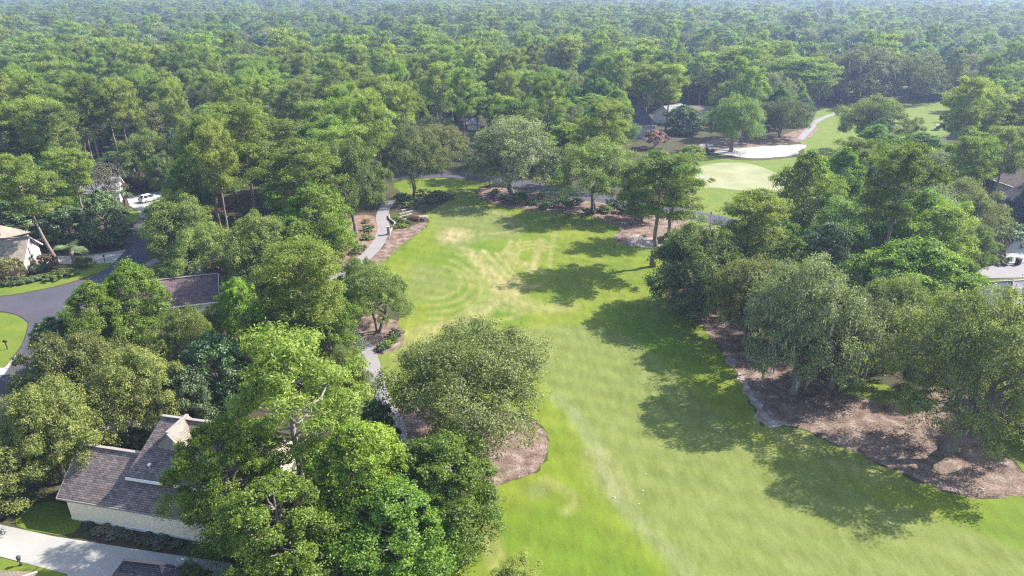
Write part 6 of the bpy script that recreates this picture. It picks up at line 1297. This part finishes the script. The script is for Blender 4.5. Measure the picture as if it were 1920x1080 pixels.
# pillar with low curved wall and stone steps beside the cart path
o = empty('stone_wall', (*(-24.2, 126.8), 0)); tag(o, 'low pale stone wall with an end pillar beside the cart path', 'wall')
MB().box((0, 0, .8), (.55, .6, 1.6)).build('pillar', M['stone'], o, bevel=.02)
MB().box((0, 0, 1.66), (.72, .76, .12)).build('pillar_cap', M['stone'], o, bevel=.02)
wp = spline([(0, .3), (.1, 3.4), (.2, 6.5), (-1.3, 9.0), (-1.9, 12.0)], 1.0, False)
for a, b in zip(wp[:-1], wp[1:]):
    d = b-a; c_ = (a+b)/2
    MB().box((c_[0], c_[1], .22), (np.linalg.norm(d)-.02, .30, .44), math.atan2(d[1], d[0])).build('wall_stone', M['stone'], o, bevel=.02)
for i, (p, q) in enumerate((((-24.0, 134.4), (-21.5, 137.2)), ((-24.2, 136.9), (-21.4, 139.8)), ((-24.1, 139.4), (-21.4, 142.0)), ((-24.1, 142.0), (-21.6, 144.3)))):
    o = empty('terrace_edge', ((p[0]+q[0])/2, (p[1]+q[1])/2, 0), math.atan2(q[1]-p[1], q[0]-p[0]))
    tag(o, ('lowest', 'second', 'third', 'highest')[i]+' pale stone edging of the terraced bed by the cart path', 'edging', 'stone edgings of the terraced bed')
    L_ = math.hypot(q[0]-p[0], q[1]-p[1]); n = 5
    for k in range(n): MB().box((-L_/2+L_*(k+.5)/n, trng.normal(0, .03), .14), (L_/n-.05, .4, .28+trng.normal(0, .02)), trng.normal(0, .03)).build('edging_stone', M['stone'], o, bevel=.03)
o = empty('stone_landing', (*(-19.3, 137.6), 0), .2); tag(o, 'pale pinkish stone landing at the tip of the terraced bed', 'landing')
for i in range(3):
    for j in range(2): MB().box((-1.0+i*1.0, -.5+j*1.0, .09+.004*((i+j) % 3)), (.97, .97, .12)).build('paving_slab', M['stone'], o, bevel=.01)

# white car on the driveway
o = empty('parked_car', (*(-82.1, 149.6), 0.046), rad(58)); tag(o, 'white car parked on the concrete driveway at left', 'car')
side = [(-2.25, .35), (-2.28, .75), (-2.15, 1.0), (-1.6, 1.06), (.75, 1.02), (1.75, .90), (2.2, .72), (2.25, .38), (1.9, .26), (-1.9, .26)]
MB().prism(side, -.9, .9, 'y').build('body', M['car_white'], o, bevel=.09)
cb = MB(); cb.quad_box([(-2.1, -.80, 1.0), (.95, -.80, 1.0), (.95, .80, 1.0), (-2.1, .80, 1.0), (-1.65, -.62, 1.62), (.1, -.62, 1.62), (.1, .62, 1.62), (-1.65, .62, 1.62)]); cb.build('windows', M['glass'], o, bevel=.05)
MB().box((-.78, 0, 1.635), (1.75, 1.26, .06)).build('roof', M['car_white'], o, bevel=.03)
for s_ in (-1, 1):
    bar('pillar', (.92, s_*.80, 1.02), (.12, s_*.63, 1.62), .07, .06, M['car_white'], o); bar('pillar', (-2.06, s_*.80, 1.02), (-1.66, s_*.63, 1.62), .10, .08, M['car_white'], o); bar('pillar', (-.6, s_*.815, 1.02), (-.7, s_*.635, 1.62), .06, .06, M['car_white'], o)
    for x in (-1.42, 1.4):
        w = MB().tube([(x, s_*.72, .33), (x, s_*.93, .33)], [.33, .33], 18).build('wheel', M['rubber'], o); MB().tube([(x, s_*.90, .33), (x, s_*.945, .33)], [.2, .19], 14).build('rim', M['alloy'], w)
    MB().box((2.12, s_*.68, .72), (.2, .34, .12)).build('headlight', M['glass'], o, bevel=.02); MB().box((-2.24, s_*.70, .86), (.12, .30, .22)).build('tail_light', M['red_lamp'], o, bevel=.02)
    MB().box((.62, s_*.97, 1.08), (.14, .16, .12)).build('mirror', M['car_white'], o, bevel=.03)

def golf_cart(loc, rz, paint, label, group=None):
    o = empty('golf_cart', (loc[0], loc[1], .045), rz); tag(o, label, 'golf cart', group)
    MB().prism([(-1.15, .3), (-1.15, .62), (-.35, .66), (-.3, .36), (.45, .36), (.7, .78), (1.05, .72), (1.2, .5), (1.2, .3)], -.55, .55, 'y').build('body', paint, o, bevel=.05)
    MB().box((-.62, 0, .74), (.55, 1.05, .16)).build('seat', M['stone'], o, bevel=.04); MB().box((-.92, 0, 1.02), (.12, 1.05, .45)).build('backrest', M['stone'], o, bevel=.04)
    MB().box((-.15, 0, 1.84), (1.9, 1.15, .07)).build('canopy', M['white_metal'], o, bevel=.03)
    for s_ in (-1, 1):
        bar('post', (.75, s_*.5, .75), (.55, s_*.5, 1.82), .04, .04, M['black'], o); bar('post', (-1.02, s_*.5, .6), (-.95, s_*.5, 1.82), .04, .04, M['black'], o)
        for x in (-.78, .82): MB().tube([(x, s_*.42, .22), (x, s_*.62, .22)], [.22, .22], 14).build('wheel', M['rubber'], o)
    bar('steering_column', (.6, -.25, .75), (.3, -.25, 1.05), .04, .04, M['black'], o)
    MB().box((-1.2, 0, .9), (.3, .7, .55)).build('bag_rack', M['black'], o, bevel=.05)
golf_cart((56.0, 199.8), .2, M['cart_blue'], 'left of two golf carts parked in shade beside the bunker', 'golf carts beside the bunker')
golf_cart((58.2, 199.8), .1, M['cart_blue'], 'right of two golf carts parked in shade beside the bunker', 'golf carts beside the bunker')
golf_cart((143.2, 232.0), 1.2, M['white_metal'], 'golf cart on the far fairway at the upper right')

# small things lying on the fairway
def marker(loc, s_, label, group=None):
    m_ = MB().lathe([(.5*s_, 0), (.9*s_, .25*s_), (1.0*s_, .6*s_), (.8*s_, 1.0*s_), (.3*s_, 1.2*s_)], sides=10).build('tee_marker', M['white_metal'], None, True)
    m_.location = (loc[0], loc[1], .03); tag(m_, label, 'tee marker', group)
marker((9.8, 51.6), .10, 'largest white marker on the lawn at the edge of the pale fairway')
marker((13.4, 55.0), .065, 'white tee marker nearest the tree shadow on the pale fairway')
marker((12.7, 52.5), .065, 'white tee marker in the middle of three on the pale fairway')
marker((12.0, 50.7), .06, 'nearest white tee marker on the pale fairway')
marker((34.5, 48.2), .09, 'round white sprinkler cover in the tree shadow at lower right')
# split rail fence behind the car
o = empty('rail_fence', (*(-78.4, 155.2), 0), .35); tag(o, 'weathered wooden rail fence by the trees behind the white car', 'fence')
for k in range(4): MB().box((-2.4+k*1.6, 0, .65), (.14, .14, 1.3)).build('post', M['wood'], o)
for z in (.45, 1.0):
    for k in range(3): bar('rail', (-2.4+k*1.6+.09, 0, z), (-2.4+(k+1)*1.6-.09, 0, z+.02), .06, .12, M['wood'], o)

# ------------------------------------------------------------------ fallen leaves and sticks on the beds
lrng = np.random.default_rng(21)
LC = []
for key, n, z in (('right_bed', 5200, .020), ('oak_bed', 1100, .024), ('path_bed', 500, .028), ('far_bed', 1100, .024), ('island_bed', 300, .024), ('path_bed_left', 500, .016)):
    q = spline(POLY[key], 1.0); lo, hi = q.min(0), q.max(0)
    p = lrng.uniform(lo, hi, (n*3, 2)); p = p[inside(p[:, 0], p[:, 1], q)][:n]
    LC.append(np.column_stack([p, np.full(len(p), z+.012)]))
LC = np.concatenate(LC); up_ = np.tile(np.array([0, 0, 1.0]), (len(LC), 1))
Vl, Fl = leaves(lrng, LC, up_, .24, .10, up=1.5, rnd=.16)
litter = link('leaf_litter', np_mesh('leaf_litter', Vl, Fl, [M['leaf_rust'], M['leaf_pale'], M['bark']], face_mat=lrng.integers(0, 3, len(Fl)), attrs={'leaf_tone': np.repeat(lrng.random(len(LC)), 4)}))
tag(litter, 'fallen leaves and bark bits strewn over the mulch beds', 'leaf litter', kind='stuff')


# ------------------------------------------------------------------ haze
hz = MB().box((0, 2800, 27.0), (9400, 6800, 56.0))
hm = bpy.data.materials.new('haze'); hm.use_nodes = True
hn = hm.node_tree; hn.nodes.remove(hn.nodes['Principled BSDF'])
pv = hn.nodes.new('ShaderNodeVolumePrincipled'); pv.inputs['Color'].default_value = (0.50, 0.63, 1.0, 1); pv.inputs['Density'].default_value = 0.00031; pv.inputs['Anisotropy'].default_value = 0.3
hn.links.new(pv.outputs[0], hn.nodes['Material Output'].inputs['Volume'])
ho = hz.build('haze', hm)
tag(ho, 'thin blue haze over the far forest', 'haze', kind='stuff')
